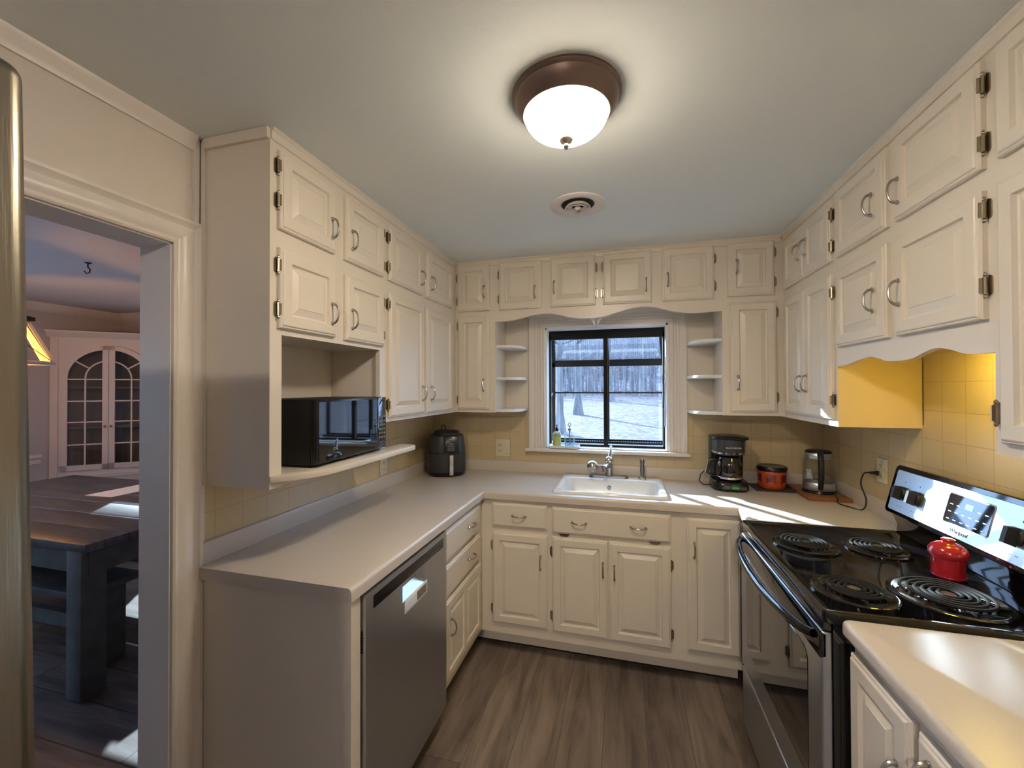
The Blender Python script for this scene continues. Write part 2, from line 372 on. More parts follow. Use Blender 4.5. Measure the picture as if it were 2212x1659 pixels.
def strip(mb, x0, x1, y, z1):  # small crown at ceiling along local x at face y
    return mb.prism([(y, z1), (y, z1-.035), (y-.006, z1-.033), (y-.009, z1-.012), (y-.016, z1-.006), (y-.016, z1)], 'x', x0, x1)
# ------------------------------------------------------------------ LEFT UPPERS (root rotated +90: local x = +Y, local -y = +X)
DL = UL
a = root('wall_cabinet', (0, -1.749, 1.176), PI/2, 'tall cream wall cabinet with open microwave niche below four small doors, beside the doorway', 'cabinet', 'cream wall cabinets')
zb = 1.176; L1 = 1.749-1.10   # local length .649
mb = MB()
z_ = lambda z: z-zb
mb.box(0, L1, -DL, 0, z_(1.665), z_(H))                     # upper body
mb.box(0, .02, -DL, 0, 0, z_(1.665)).box(.02, .047, -DL, -DL+.018, 0, z_(1.1965))                        # near side
mb.box(.625, L1, -DL, 0, z_(1.197), z_(1.665))              # far side
mb.box(.02, .047, -DL, -DL+.02, z_(1.218), z_(1.665))       # near stile
mb.box(.606, .625, -DL, -DL+.02, z_(1.218), z_(1.665))      # far stile
mb.box(.02, .625, -.012, 0, z_(1.218), z_(1.665))           # back
mb.box(.047, L1, -DL, -DL+.018, z_(1.180), z_(1.1965))          # rail under shelf (near)
strip(mb, 0, L1, -DL, z_(H))
part('body', mb, M['cream'], a)
mb = MB()
pr = [(.0205, -.012), (.0205, -DL-.0005), (0, -DL-.0005), (0, -DL-.004)] + [(.03, -DL-.03), (.09, -DL-.075), (.15, -DL-.095), (.25, -DL-.10)] + [(.72, -DL-.10)] + arcpts((.74, -DL-.06), .04, -PI/2, 0, 6) + [(.78, -DL-.0005), (L1-.0245, -DL-.0005), (L1-.0245, -.012)]
mb = MB().prism([(p[0], p[1]) for p in pr], 'z', z_(1.197), z_(1.218))
part('shelf', mb, M['cream'], a, bevel=.003, label='cream shelf with rounded front corners under the niche')
part('scribe_trim', MB().box(-.007, -.0002, -.03, -.001, 0, z_(H-.001)).box(-.010, -.0002, -.012, -.001, 0, z_(H-.001)).box(-.012, -.0002, -DL, -.03, z_(H-.035), z_(H-.001)), M['cream'], a)
Yl = lambda y: y+1.749
add_door(a, Yl(-1.722), Yl(-1.458), z_(2.003), z_(2.254), -DL, .235, .085, -1, hz_list=(.09, .20))
add_door(a, Yl(-1.398), Yl(-1.128), z_(2.000), z_(2.254), -DL, .03, .085, 1, hz_list=(.05, .2))
add_door(a, Yl(-1.722), Yl(-1.458), z_(1.685), z_(1.943), -DL, .235, .085, -1, hz_list=(.06, .20))
add_door(a, Yl(-1.398), Yl(-1.128), z_(1.683), z_(1.943), -DL, .03, .085, 1, hz_list=(.05, .2))
a = root('wall_cabinet', (0, -1.10, 1.335), PI/2, 'cream wall cabinet with tall and short doors, between the microwave niche and left corner', 'cabinet', 'cream wall cabinets')
zb = 1.335
mb = MB().box(0, 1.10, -DL, -.007, 0, z_(H)); strip(mb, 0, 1.10+UB-.016, -DL, z_(H))
part('body', mb, M['cream'], a)
Yl = lambda y: y+1.10
add_door(a, Yl(-1.082), Yl(-.748), z_(1.998), z_(2.254), -DL, .30, .085, -1, hz_list=(.06, .20))
add_door(a, Yl(-.700), Yl(-.350), z_(1.998), z_(2.254), -DL, .04, .085, 0)
add_door(a, Yl(-1.082), Yl(-.736), z_(1.354), z_(1.943), -DL, .31, .11, -1, hz_list=(.06, .53))
add_door(a, Yl(-.708), Yl(-.350), z_(1.354), z_(1.943), -DL, .04, .11, 0)
# ------------------------------------------------------------------ BACK UPPERS (local frame = world axes)
DB = -UB
def shelfpoly(s, xa, xb, d):  # from side panel xa to tip xb
    w = xb-xa
    return [(xa, 0), (xa, -d), (xa+.45*w, -d)] + [(xa+w*(.45+.55*math.sin(q)), -d+ (d-.10)*(1-math.cos(q))) for q in [PI/2*k/8 for k in range(1, 9)]] + [(xb, 0)]
zb = 1.335
a = root('wall_cabinet', (.286, -.0, zb), 0, 'narrow cream corner cabinet with three rounded open shelves, left of the window', 'cabinet', 'cream wall cabinets')
mb = MB().box(0, .271, -DB, -.007, 0, z_(H)); strip(mb, .016, .271, -DB, z_(H))
part('body', mb, M['cream'], a)
mb = MB().box(.271, .430, -.010, 0, 0, z_(1.965)); part('back_panel', mb, M['cream'], a)
for i, zz in enumerate((1.345, 1.553, 1.759)):
    part('shelf', MB().prism(shelfpoly(1, .271, .425, .245), 'z', z_(zz-.009), z_(zz+.009)), M['white'], a, bevel=.003)
Xl = lambda x: x-.286
add_door(a, Xl(.302), Xl(.524), z_(1.990), z_(2.290), -DB, .19, .12, -1, hz_list=(.07, .22))
add_door(a, Xl(.306), Xl(.522), z_(1.356), z_(1.958), -DB, .18, .155, -1, hz_list=(.06, .54))
zb = 1.335
a = root('wall_cabinet', (1.885, 0, zb), 0, 'narrow cream corner cabinet with three rounded open shelves, right of the window', 'cabinet', 'cream wall cabinets')
mb = MB().box(0, 2.188-1.885, -DB, -.007, 0, z_(H)); strip(mb, 0, 2.188-1.885-.016, -DB, z_(H))
part('body', mb, M['cream'], a)
part('back_panel', MB().box(-.157, 0, -.010, 0, 0, z_(1.965)), M['cream'], a)
for i, zz in enumerate((1.345, 1.553, 1.759)):
    part('shelf', MB().prism([(-p[0], p[1]) for p in shelfpoly(1, 0, .152, .245)], 'z', z_(zz-.009), z_(zz+.009)), M['white'], a, bevel=.003)
Xl = lambda x: x-1.885
add_door(a, Xl(1.910), Xl(2.140), z_(1.993), z_(2.290), -DB, .045, .16, 1, hz_list=(.07, .23))
add_door(a, Xl(1.922), Xl(2.148), z_(1.356), z_(1.958), -DB, .035, .16, 1, hz_list=(.08, .54))
zb = 1.90
a = root('wall_cabinet', (.557, 0, zb), 0, 'long cream cabinet of four small doors with a wavy valance, spanning above the window', 'cabinet', 'cream wall cabinets')
Xl = lambda x: x-.557
mb = MB().box(0, 1.885-.557, -DB, -.012, z_(2.012), z_(H)); strip(mb, 0, 1.885-.557, -DB, z_(H))
part('body', mb, M['cream'], a)
def smoothcurve(pts, n=6):
    out = []
    for i in range(len(pts)-1):
        p0 = pts[max(i-1,0)]; p1 = pts[i]; p2 = pts[i+1]; p3 = pts[min(i+2,len(pts)-1)]
        for k in range(n):
            t = k/n
            out.append(tuple(.5*(2*p1[j]+(p2[j]-p0[j])*t+(2*p0[j]-5*p1[j]+4*p2[j]-p3[j])*t*t+(-p0[j]+3*p1[j]-3*p2[j]+p3[j])*t**3) for j in (0,1)))
    return out+[pts[-1]]
vp = smoothcurve([(.557,1.916),(.64,1.918),(.713,1.928),(.80,1.947),(.89,1.953),(.96,1.944),(1.034,1.924),(1.118,1.912),(1.22,1.916),(1.308,1.937),(1.39,1.958),(1.466,1.965),(1.53,1.958),(1.593,1.940),(1.66,1.924),(1.74,1.915),(1.885,1.918)])
mb = MB()
for (x0, z0), (x1, z1) in zip(vp[:-1], vp[1:]):
    mb.add([(Xl(x0),-DB,z_(z0)),(Xl(x1),-DB,z_(z1)),(Xl(x1),-DB,z_(2.012)),(Xl(x0),-DB,z_(2.012)),(Xl(x0),-DB+.02,z_(z0)),(Xl(x1),-DB+.02,z_(z1)),(Xl(x1),-DB+.02,z_(2.012)),(Xl(x0),-DB+.02,z_(2.012))],
           [(0,1,2,3),(5,4,7,6),(4,5,1,0)])
part('valance', mb, M['cream'], a, label='scalloped cream valance board over the window')
for x0, x1, hx, hg in ((.588,.862,.235,-1),(.918,1.192,.025,1),(1.236,1.513,.245,-1),(1.569,1.844,.03,1)):
    add_door(a, Xl(x0), Xl(x1), z_(1.988), z_(2.290), -DB, hx, .10 if hx > .1 else .12, hg, hz_list=(.07, .225))
# ------------------------------------------------------------------ RIGHT UPPERS (root rotated -90: local x = -Y, local -y = -X)
DR = W-UR
zb = 1.33
a = root('wall_cabinet', (W, 0, zb), -PI/2, 'cream wall cabinet with tall and short door pairs, right corner beside the yellow panel', 'cabinet', 'cream wall cabinets')
mb = MB().box(0, .840, -DR, -.007, 0, z_(H)); strip(mb, -UB+.016, .840, -DR, z_(H))
part('body', mb, M['cream'], a)
part('side_panel', MB().box(.840, .842, -DR, -.007, 0, z_(H)), M['yellow'], a, label='cream side panel with the hood lamp yellow put into its colour')
add_door(a, .305, .562, z_(2.008), z_(2.262), -DR, .215, .13, 0)
add_door(a, .566, .838-.022, z_(2.008), z_(2.262), -DR, .035, .13, 1, hz_list=(.06, .19))
add_door(a, .305, .566, z_(1.358), z_(1.953), -DR, .225, .15, 0)
add_door(a, .570, .816, z_(1.358), z_(1.953), -DR, .03, .15, 1, hz_list=(.08, .52))
zb = 1.57
a = root('range_hood_cabinet', (W, -.842, zb), -PI/2, 'cream cabinet of four doors with wavy valance and yellow lamp over the stove', 'cabinet', 'cream wall cabinets')
LH = 1.579-.842
mb = MB().box(0, LH, -DR, -.007, z_(1.632), z_(H)); strip(mb, 0, LH, -DR, z_(H))
part('body', mb, M['cream'], a)
hp = smoothcurve([(0,1.573),(.07,1.577),(.15,1.590),(.224,1.597),(.28,1.587),(.322,1.576),(.38,1.573),(.447,1.576),(.50,1.590),(.549,1.598),(.60,1.589),(.643,1.576),(.69,1.571),(LH,1.571)])
mb = MB()
for (x0, z0), (x1, z1) in zip(hp[:-1], hp[1:]):
    mb.add([(x0,-DR,z_(z0)),(x1,-DR,z_(z1)),(x1,-DR,z_(1.632)),(x0,-DR,z_(1.632)),(x0,-DR+.02,z_(z0)),(x1,-DR+.02,z_(z1)),(x1,-DR+.02,z_(1.632)),(x0,-DR+.02,z_(1.632))],
           [(0,1,2,3),(5,4,7,6),(4,5,1,0)])
part('valance', mb, M['cream'], a, label='scalloped cream valance board above the stove')
Yr = lambda y: -y-.842
for (z0, z1) in ((2.008, 2.268), (1.650, 1.956)):
    add_door(a, Yr(-.866), Yr(-1.193), z_(z0), z_(z1), -DR, .265, .10 if z0 > 2 else .135, -1, hz_list=(.07, .19) if z0 > 2 else (.06, .24), hinges=False)
    add_door(a, Yr(-1.240), Yr(-1.564), z_(z0), z_(z1), -DR, .03, .085 if z0 > 2 else .13, 1, hz_list=(.06, .20) if z0 > 2 else (.08, .26))
lt = MB().lathe([(.001,-.006),(.03,-.012),(.05,-.008),(.055,0)], (.40,-.155,z_(1.628)), 24)
part('hood_lamp', lt, M['hlamp'], a, label='glowing yellow lamp under the cabinet')
zb = 1.335
a = root('wall_cabinet', (W, -1.579, zb), -PI/2, 'cream wall cabinet at the right edge of the photo, nearest the viewer', 'cabinet', 'cream wall cabinets')
mb = MB().box(0, 1.2, -DR, -.007, 0, z_(H)); strip(mb, 0, 1.2, -DR, z_(H))
part('body', mb, M['cream'], a)
for k in (0, 1):
    add_door(a, .030+k*.56, .55+k*.56, z_(2.008), z_(2.268), -DR, .48-k*.44, .09, -1 if k == 0 else 1, hinges=k == 1)
    add_door(a, .030+k*.56, .55+k*.56, z_(1.363), z_(1.953), -DR, .48-k*.44, .16, -1 if k == 0 else 1, hinges=k == 1)
inst('hinge', HNG, a, (.012, -DR, z_(1.43)))
# ------------------------------------------------------------------ BASE CABINETS
FY = -.567     # back base face
FX = .567
RX = W-.567    # 1.905
zt = .874
a = root('base_cabinet', (.60, 0, 0), 0, 'cream base cabinet with one drawer over one door, left of the sink unit', 'cabinet', 'cream base cabinets')
mb = MB().box(.567-.60, .963-.60, FY, -.006, .125, zt).box(.50-.60, .963-.60, -.47, -.006, .022, .125); part('body', mb, M['cream'], a)
part('toe_shade_strip', MB().box(.50-.60, .963-.60, -.45, -.01, 0, .022), M['dark'], a)  # dark strip standing in for the shaded gap at the floor
add_door(a, .638-.60, .950-.60, .721, .853, FY, .155, .068, 0, 'drawer', hdir=1)
add_door(a, .638-.60, .949-.60, .186, .690, FY, .275, .36, -1, hz_list=(.075, .425))
a = root('sink_base_cabinet', (.963, 0, 0), 0, 'cream sink cabinet with a wide false drawer over two doors', 'cabinet', 'cream base cabinets')
mb = MB().box(0, 1.612-.963, FY, FY+.02, .125, zt).box(0, .02, FY+.02, -.006, .125, zt).box(1.592-.963, 1.612-.963, FY+.02, -.006, .125, zt).box(.02, 1.592-.963, FY+.02, -.006, .125, .145).box(0, 1.612-.963, -.47, -.006, .022, .125); part('body', mb, M['cream'], a)
part('toe_shade_strip', MB().box(0, 1.612-.963, -.45, -.01, 0, .022), M['dark'], a)
add_door(a, .975-.963, 1.576-.963, .710, .851, FY, (.145, .445), .068, 0, 'drawer', hdir=1)
add_door(a, .975-.963, 1.268-.963, .183, .690, FY, .268, .36, -1, hz_list=(.08, .425))
add_door(a, 1.274-.963, 1.576-.963, .181, .690, FY, .026, .355, 1, hz_list=(.07, .415))
for x in (1.04, 1.50): part('drawer_catch', MB().prism([(x-.963-.03,.709),(x-.963+.03,.709),(x-.963+.017,.697),(x-.963-.017,.697)], 'y', FY-.012, FY-.001), M['pewter'], a)
a = root('base_cabinet', (1.612, 0, 0), 0, 'cream base cabinet with one tall door, between the sink unit and the stove', 'cabinet', 'cream base cabinets')
mb = MB().box(0, RX-1.612-.005, FY, -.006, .125, zt).box(0, RX-1.612-.005, -.47, -.006, .022, .125); part('body', mb, M['cream'], a)
part('toe_shade_strip', MB().box(0, RX-1.612-.005, -.45, -.01, 0, .022), M['dark'], a)
add_door(a, 1.651-1.612, 1.890-1.612, .190, .846, FY, .032, .50, 0)
# left base with drawers (local x=+Y)
a = root('drawer_base_cabinet', (0, -1.107, 0), PI/2, 'cream base cabinet with two drawers over a double panelled door, beside the dishwasher', 'cabinet', 'cream base cabinets')
mb = MB().box(0, 1.107+FY-.002, -FX, 0, .125, zt).box(0, 1.107+FY-.002, -.50, 0, .022, .125); part('body', mb, M['cream'], a)
part('toe_shade_strip', MB().box(0, 1.107+FY-.002, -.48, -.01, 0, .022), M['dark'], a)
Yl = lambda y: y+1.107
add_door(a, Yl(-1.095), Yl(-.632), .711, .850, -FX, .31, .075, 0, 'drawer', hdir=1)
add_door(a, Yl(-1.095), Yl(-.632), .550, .690, -FX, .31, .075, 0, 'drawer', hdir=1)
add_door(a, Yl(-1.097), Yl(-.620), .170, .532, -FX, .055, .235, 1, panels=2, hz_list=(.06, .28))
# end panel next to the dishwasher
single('base_cabinet_end_panel', MB().box(.012, .583, -1.752, -1.733, 0, zt-.0).box(.545, .583, -1.733, -1.708, 0, zt), M['cream'],
       'plain cream end panel closing the counter run beside the doorway', 'cabinet panel')
single('corner_post', MB().box(0, .012, -1.7535, -1.738, 0, 1.176).box(.0, .022, -1.754, -1.7525, 0, .874), M['trim'], 'narrow painted strip on the wall between doorway casing and end panel', 'trim strip')
# right near base
a = root('base_cabinet', (W, -1.579, 0), -PI/2, 'cream base cabinet with raised panel doors under the worktop nearest the viewer', 'cabinet', 'cream base cabinets')
mb = MB().box(0, 1.2, -.567, -.006, .125, zt).box(0, 1.2, -.50, -.006, .022, .125); part('body', mb, M['cream'], a)
part('toe_shade_strip', MB().box(0, 1.2, -.48, -.01, 0, .022), M['dark'], a)
add_door(a, .01, .235, .190, .838, -.567, .19, .50, 0)
add_door(a, .255, .60, .190, .838, -.567, .04, .58, 0)
add_door(a, .62, 1.17, .190, .838, -.567, .04, .58, 0)
# ------------------------------------------------------------------ COUNTERTOP
zc = .914
SX0, SX1, SY0, SY1 = .985, 1.555, -.515, -.05
def edgeprof(th=.038):
    return None
def counter_mesh(outer, hole, rounded):
    """outer polygon (ccw) extruded zt..zc, with hole; rounded = list of edges (pairs) to bevel"""
    bm = bmesh.new()
    def face_with_hole(z, flip):
        pass
    return bm
mb = MB()
# top assembled from quads so the sink cut-out stays open
CF = .594
xs = [.0, CF, SX0, SX1, W-CF, W-.0]; ys = [-1.765, -.808, -CF, SY0, SY1, 0]
cells = set()
for i in range(5):
    for j in range(5):
        x0, x1 = xs[i], xs[i+1]; y0, y1 = ys[j], ys[j+1]
        inside = (y0 >= -CF-1e-6) or (x1 <= CF+1e-6) or (x0 >= W-CF-1e-6 and y0 >= -.81)
        if (i, j) == (2, 3): inside = False
        if inside: cells.add((i, j))
def V(i, j, z): return (xs[i], ys[j], z)
bm = bmesh.new(); vd = {}
def gv(i, j, k):
    if (i, j, k) not in vd: vd[(i, j, k)] = bm.verts.new(V(i, j, (zt, zc)[k]))
    return vd[(i, j, k)]
for (i, j) in cells:
    bm.faces.new([gv(i,j,1), gv(i+1,j,1), gv(i+1,j+1,1), gv(i,j+1,1)])
    bm.faces.new([gv(i,j,0), gv(i,j+1,0), gv(i+1,j+1,0), gv(i+1,j,0)])
    for (di, dj, a1, b1) in ((-1,0,(i,j+1),(i,j)), (1,0,(i+1,j),(i+1,j+1)), (0,-1,(i,j),(i+1,j)), (0,1,(i+1,j+1),(i,j+1))):
        if (i+di, j+dj) not in cells:
            bm.faces.new([gv(*a1,0), gv(*b1,0), gv(*b1,1), gv(*a1,1)])
bmesh.ops.recalc_face_normals(bm, faces=bm.faces)
sel = []
for e in bm.edges:
    p, q = e.verts[0].co, e.verts[1].co
    if p.z > .9 and q.z > .9 and len(e.link_faces) == 2 and e.calc_face_angle(0) > .6:
        mx, my = (p.x+q.x)/2, (p.y+q.y)/2
        front = (abs(mx-CF) < 1e-3 and my < -CF) or (abs(my+CF) < 1e-3 and CF < mx < W-CF) or (abs(mx-(W-CF)) < 1e-3 and my < -CF)
        if front: sel.append(e)
    if abs(p.z-q.z) > .02 and abs(p.x-(W-CF)) < 1e-3 and abs(p.y+.808) < 1e-3: pass
bmesh.ops.bevel(bm, geom=sel, offset=.014, segments=5, profile=.5, affect='EDGES')
me = bpy.data.meshes.new('countertop'); bm.to_mesh(me); bm.free(); me.materials.append(M['counter'])
for p in me.polygons: p.use_smooth = True
me.set_sharp_from_angle(angle=math.radians(40))
ct = root('countertop', (0, 0, zt), 0, 'taupe laminate worktop wrapping from the doorway past the sink to the stove', 'countertop')
o = bpy.data.objects.new('worktop', me); C.objects.link(o); o.parent = ct; o.location = (0, 0, -zt)
mb = MB(); hb = zc+.072
def splash(mb, pa, pb, nrm):
    pass
sp = [(0,zc),(.020,zc),(.022,hb-.006),(.020,hb-.001),(.015,hb),(0,hb)]
mb.loft([[(d, -1.765, z) for d, z in sp], [(d, -d, z) for d, z in sp], [(W-d, -d, z) for d, z in sp], [(W-d, -.808, z) for d, z in sp]])
part('backsplash_lip', mb, M['counter'], ct, world=True)
# cap on the end of the lip is part of the loft
ct2 = root('countertop', (2.1, -2.1, zt), 0, 'taupe laminate worktop with rounded edge, nearest the viewer to the right of the stove', 'countertop')
bmx = MB().prism([(W,-1.579),(W,-2.8),(1.872,-2.8)]+[(1.872,-1.60)]+arcpts((1.892,-1.599), .02, PI, PI/2, 5), 'z', zt, zc)
part('worktop', bmx, M['counter'], ct2, world=True, bevel=.012, bseg=4)
part('backsplash_lip', MB().box(W-.02, W-.006, -2.8, -1.579, zc, hb), M['counter'], ct2, world=True, bevel=.003)
# ------------------------------------------------------------------ SINK, FAUCET
a = root('sink', (1.27, -.28, .914), 0, 'white porcelain drop-in sink set in the counter below the window', 'sink')
def rr(x0, x1, y0, y1, r, z, n=5):
    out = []
    for cx, cy, a0 in ((x1-r, y0+r, -PI/2), (x1-r, y1-r, 0), (x0+r, y1-r, PI/2), (x0+r, y0+r, PI)):
        out += [(cx+r*math.cos(a0+PI/2*k/n), cy+r*math.sin(a0+PI/2*k/n), z) for k in range(n+1)]
    return out
O = (.967, 1.574, -.536, -.028)
BI = (1.005, 1.536, -.500, -.165)
rings = [rr(*O, .03, zc), rr(O[0]+.001, O[1]-.001, O[2]+.001, O[3]-.001, .03, zc+.010), rr(O[0]+.006, O[1]-.006, O[2]+.006, O[3]-.006, .028, zc+.014),
         rr(BI[0]-.012, BI[1]+.012, BI[2]-.01, BI[3]+.01, .05, zc+.013), rr(*BI, .045, zc+.006), rr(BI[0]+.015, BI[1]-.015, BI[2]+.012, BI[3]-.012, .045, zc-.14), rr(BI[0]+.06, BI[1]-.06, BI[2]+.05, BI[3]-.05, .04, zc-.17)]
mb = MB().loft(rings, cap0=False); part('basin', mb, M['porc'], a, world=True, smooth=60)
part('drain', MB().lathe([(.04,0),(.04,.003),(.03,.004),(.028,.001)], (1.27,-.33,zc-.169)), M['chrome'], a, world=True)
part('overflow', MB().lathe([(.012,0),(.010,.002),(.004,.001)], (0,0,0), 16, Matrix.Translation((1.262,-.1795,zc-.035)) @ Matrix.Rotation(PI/2, 4, 'X') ), M['nickel'], a, world=True)
a = root('faucet', (1.258, -.105, zc+.013), 0, 'brushed nickel single lever faucet with an oval base plate behind the sink', 'faucet')
zf = zc+.013
part('base_plate', MB().loft([rr(1.135,1.378,-.140,-.075,.03,zf-.001,8), rr(1.137,1.376,-.138,-.077,.029,zf+.009,8), rr(1.146,1.367,-.130,-.085,.02,zf+.013,8)]), mat('oiled_nickel', (.24,.22,.20), .35, metal=1), a, world=True)
mb = MB().lathe([(.026,0),(.023,.01),(.021,.03),(.021,.075),(.022,.085)], (1.258,-.106,zf+.006), 24)
part('body', mb, M['nickel'], a, world=True)
mb = MB().tube([(1.258,-.106,zf+.065),(1.255,-.13,zf+.078),(1.245,-.19,zf+.082),(1.235,-.235,zf+.078)], [.018,.017,.016,.015], 14)
mb.cyl((1.235,-.235,zf+.085),(1.234,-.238,zf+.055), .014, 14)
part('spout', mb, M['nickel'], a, world=True)
mb = MB().sphere((1.258,-.106,zf+.105), .024, (1,1,1.15), 18)
mb.tube([(1.262,-.1,zf+.11),(1.268,-.085,zf+.14),(1.270,-.075,zf+.165),(1.271,-.07,zf+.185)], [.018,.013,.008,.006], 12)
mb.sphere((1.271,-.069,zf+.186), .008, (1,1,1), 10)
part('lever', mb, M['chrome'], a, world=True)
mb = MB().tube([(1.25,-.20,zf+.085),(1.215,-.215,zf+.085),(1.185,-.22,zf+.085)], .009, 12)
mb.sphere((1.165,-.222,zf+.085), .034, (1,1,1), 24)
part('water_filter', mb, M['nickel'], a, world=True, label='round nickel ball filter on the left of the faucet')
a = root('sink_sprayer', (1.46, -.105, zf), 0, 'slim dark nickel side sprayer standing right of the faucet', 'sprayer')
part('base', MB().lathe([(.024,0),(.022,.006),(.013,.012),(.010,.018)], (1.46,-.105,zf)), M['nickel'], a, world=True)
part('wand', MB().lathe([(.009,.015),(.011,.03),(.014,.05),(.013,.075),(.011,.09),(.013,.10),(.0135,.112),(.009,.122),(.001,.125)], (1.46,-.105,zf)), mat('dark_nickel', (.20,.19,.18), .35, metal=1), a, world=True)
# ------------------------------------------------------------------ DISHWASHER
a = root('dishwasher', (.3, -1.406, 0), 0, 'grey stainless dishwasher with recessed grip under the left counter', 'dishwasher')
dx = .597
y0, y1 = -1.703, -1.112
part('tub', MB().box(.03, .56, y0+.004, y1-.003, .10, .868).box(.03, .52, y0+.004, y1-.003, 0, .10), M['blackm'], a, world=True)
mb = MB()
# door panel with recessed grip: front face built around a pocket
gy0, gy1, gz0, gz1 = -1.485, -1.318, .735, .800
ys_ = [y0+.002, gy0, gy1, y1-.002]; zs_ = [.105, gz0, gz1, .866]
for i in range(3):
    for j in range(3):
        if (i, j) == (1, 1): continue
        mb.add([(dx,ys_[i],zs_[j]),(dx,ys_[i+1],zs_[j]),(dx,ys_[i+1],zs_[j+1]),(dx,ys_[i],zs_[j+1])], [(0,1,2,3)])
rx = [[(dx,gy0,gz0),(dx,gy1,gz0),(dx,gy1,gz1),(dx,gy0,gz1)], [(dx-.028,gy0+.02,gz0+.03),(dx-.028,gy1-.02,gz0+.03),(dx-.028,gy1-.02,gz1),(dx-.028,gy0+.02,gz1)]]
mb.loft(rx, False, True)
mb.add([(dx,ys_[0],.105),(dx,ys_[3],.105),(dx-.035,ys_[3],.105),(dx-.035,ys_[0],.105)], [(0,1,2,3)])
mb.add([(dx,ys_[0],.866),(dx,ys_[3],.866),(dx-.035,ys_[3],.866),(dx-.035,ys_[0],.866)], [(0,1,2,3)])
mb.add([(dx,ys_[0],.105),(dx,ys_[0],.866),(dx-.035,ys_[0],.866),(dx-.035,ys_[0],.105)], [(0,1,2,3)])
mb.add([(dx,ys_[3],.105),(dx,ys_[3],.866),(dx-.035,ys_[3],.866),(dx-.035,ys_[3],.105)], [(0,1,2,3)])
dd = part('door', mb, M['steel'], a, world=True)
part('control_strip', MB().box(dx-.001, dx+.0015, -1.66, -1.145, .806, .846), M['black'], dd, world=True, bevel=.001)
mb = MB()
for k in range(7): mb.box(dx+.0014, dx+.0022, -1.30+k*.02, -1.292+k*.02, .822, .828)
part('button_marks', mb, M['grey_pl'], dd, world=True)
mb = MB()
for k in range(8): mb.box(dx-.026, dx-.010, y0+.0005, y0+.003, .690+k*.0085, .695+k*.0085)
part('side_vent', mb, M['black'], dd, world=True)
part('toe_panel', MB().box(.515, .525, y0+.004, y1-.004, .0, .10), M['blackm'], a, world=True)
a = root('dishwasher_magnet', (dx+.002, -1.388, .69), 0, 'small white sliding dishwasher sign stuck on the stainless door', 'magnet')
part('frame', MB().box(dx+.0005, dx+.005, -1.473, -1.304, .690, .738), M['white'], a, world=True, bevel=.0015)
part('slider', MB().box(dx+.005, dx+.0065, -1.463, -1.39, .698, .730), M['paper'], a, world=True)
part('word_window', MB().box(dx+.005, dx+.006, -1.388, -1.314, .698, .730), mat('tan_print', (.22,.17,.12), .5), a, world=True)
# ------------------------------------------------------------------ RANGE
a = root('electric_range', (2.13, -1.193, 0), 0, 'black and stainless freestanding electric coil range along the right wall', 'stove')
ry0, ry1 = -1.574, -.812     # near, far
rx0 = 1.862
part('body', MB().box(rx0, 2.44, ry0+.003, ry1-.003, .03, .895), M['enamel'], a, world=True)
mb = MB()
for x in (1.9, 2.38):
    for y in (ry0+.05, ry1-.05): mb.cyl((x,y,0),(x,y,.03), .018)
part('foot', mb, M['blackm'], a, world=True)
top = MB().loft([rr(1.842,2.44,ry0,ry1,.008,.893), rr(1.839,2.44,ry0,ry1,.008,.905), rr(1.841,2.44,ry0+.002,ry1-.002,.010,.921), rr(1.852,2.43,ry0+.012,ry1-.012,.012,.924), rr(1.862,2.42,ry0+.022,ry1-.022,.012,.918)])
part('cooktop', top, M['enamel'], a, world=True, smooth=50)
def burner(cx, cy, rc, rb):
    z0 = .918
    b = part('burner', MB().lathe([(rb,0),(rb,.004),(rb-.006,.0075),(rb-.014,.006),(rb-.02,.0015),(rc*.5,.001),(rc*.2,.003),(.001,.003)], (cx,cy,z0), 48), M['enamel'], a, world=True, smooth=50)
    pts = []; turns = 4.2 if rc < .09 else 5.2
    n = int(turns*36); r0 = .018
    for i in range(n+1):
        t = i/n; th = t*turns*2*PI; r = r0+(rc-r0)*t
        pts.append((cx+r*math.cos(th+2), cy+r*math.sin(th+2), z0+.014))
    mbb = MB().tube(pts, .0042, 6)
    part('coil', mbb, M['coil'], b, world=True)
    mbs = MB()
    for k in range(3):
        an = k*2*PI/3+.5
        mbs.box(0, rc+.002, -.001, .001, -.004, .004, T=Matrix.Translation((cx,cy,z0+.007)) @ Matrix.Rotation(an,4,'Z'))
    mbs.lathe([(.017,0),(.017,.004),(.001,.005)], (cx,cy,z0+.010), 20)
    part('coil_support', mbs, M['nickel'], b, world=True)
burner(1.985, -1.068, .074, .100); burner(2.212, -1.050, .074, .098); burner(1.968, -1.432, .074, .100); burner(2.196, -1.408, .098, .126)
# oven door
dpoly = MB().box(1.836, rx0, ry0+.004, ry1-.004, .315, .868)
od = part('oven_door', dpoly, M['steel'], a, world=True, bevel=.006, bseg=3)
def fr(y0, y1, z0, z1, r, x, n=5):
    out = []
    for cy, cz, a0 in ((y1-r, z0+r, -PI/2), (y1-r, z1-r, 0), (y0+r, z1-r, PI/2), (y0+r, z0+r, PI)):
        out += [(x, cy+r*math.cos(a0+PI/2*k/n), cz+r*math.sin(a0+PI/2*k/n)) for k in range(n+1)]
    return out
part('oven_window', MB().loft([fr(ry0+.085, ry1-.085, .42, .775, .035, 1.8365), fr(ry0+.086, ry1-.086, .421, .774, .035, 1.8345)]), M['dglass'], od, world=True)
part('door_top_band', MB().box(1.832, 1.85, ry0+.004, ry1-.004, .800, .866), M['enamel'], od, world=True, bevel=.004)
hpts = []; hr = []
for i in range(25):
    t = i/24; y = ry0+.03+(ry1-ry0-.06)*t
    s = math.sin(PI*t)**.55
    hpts.append((1.828-.048*s, y, .848-.012*s)); hr.append(.011+.004*s)
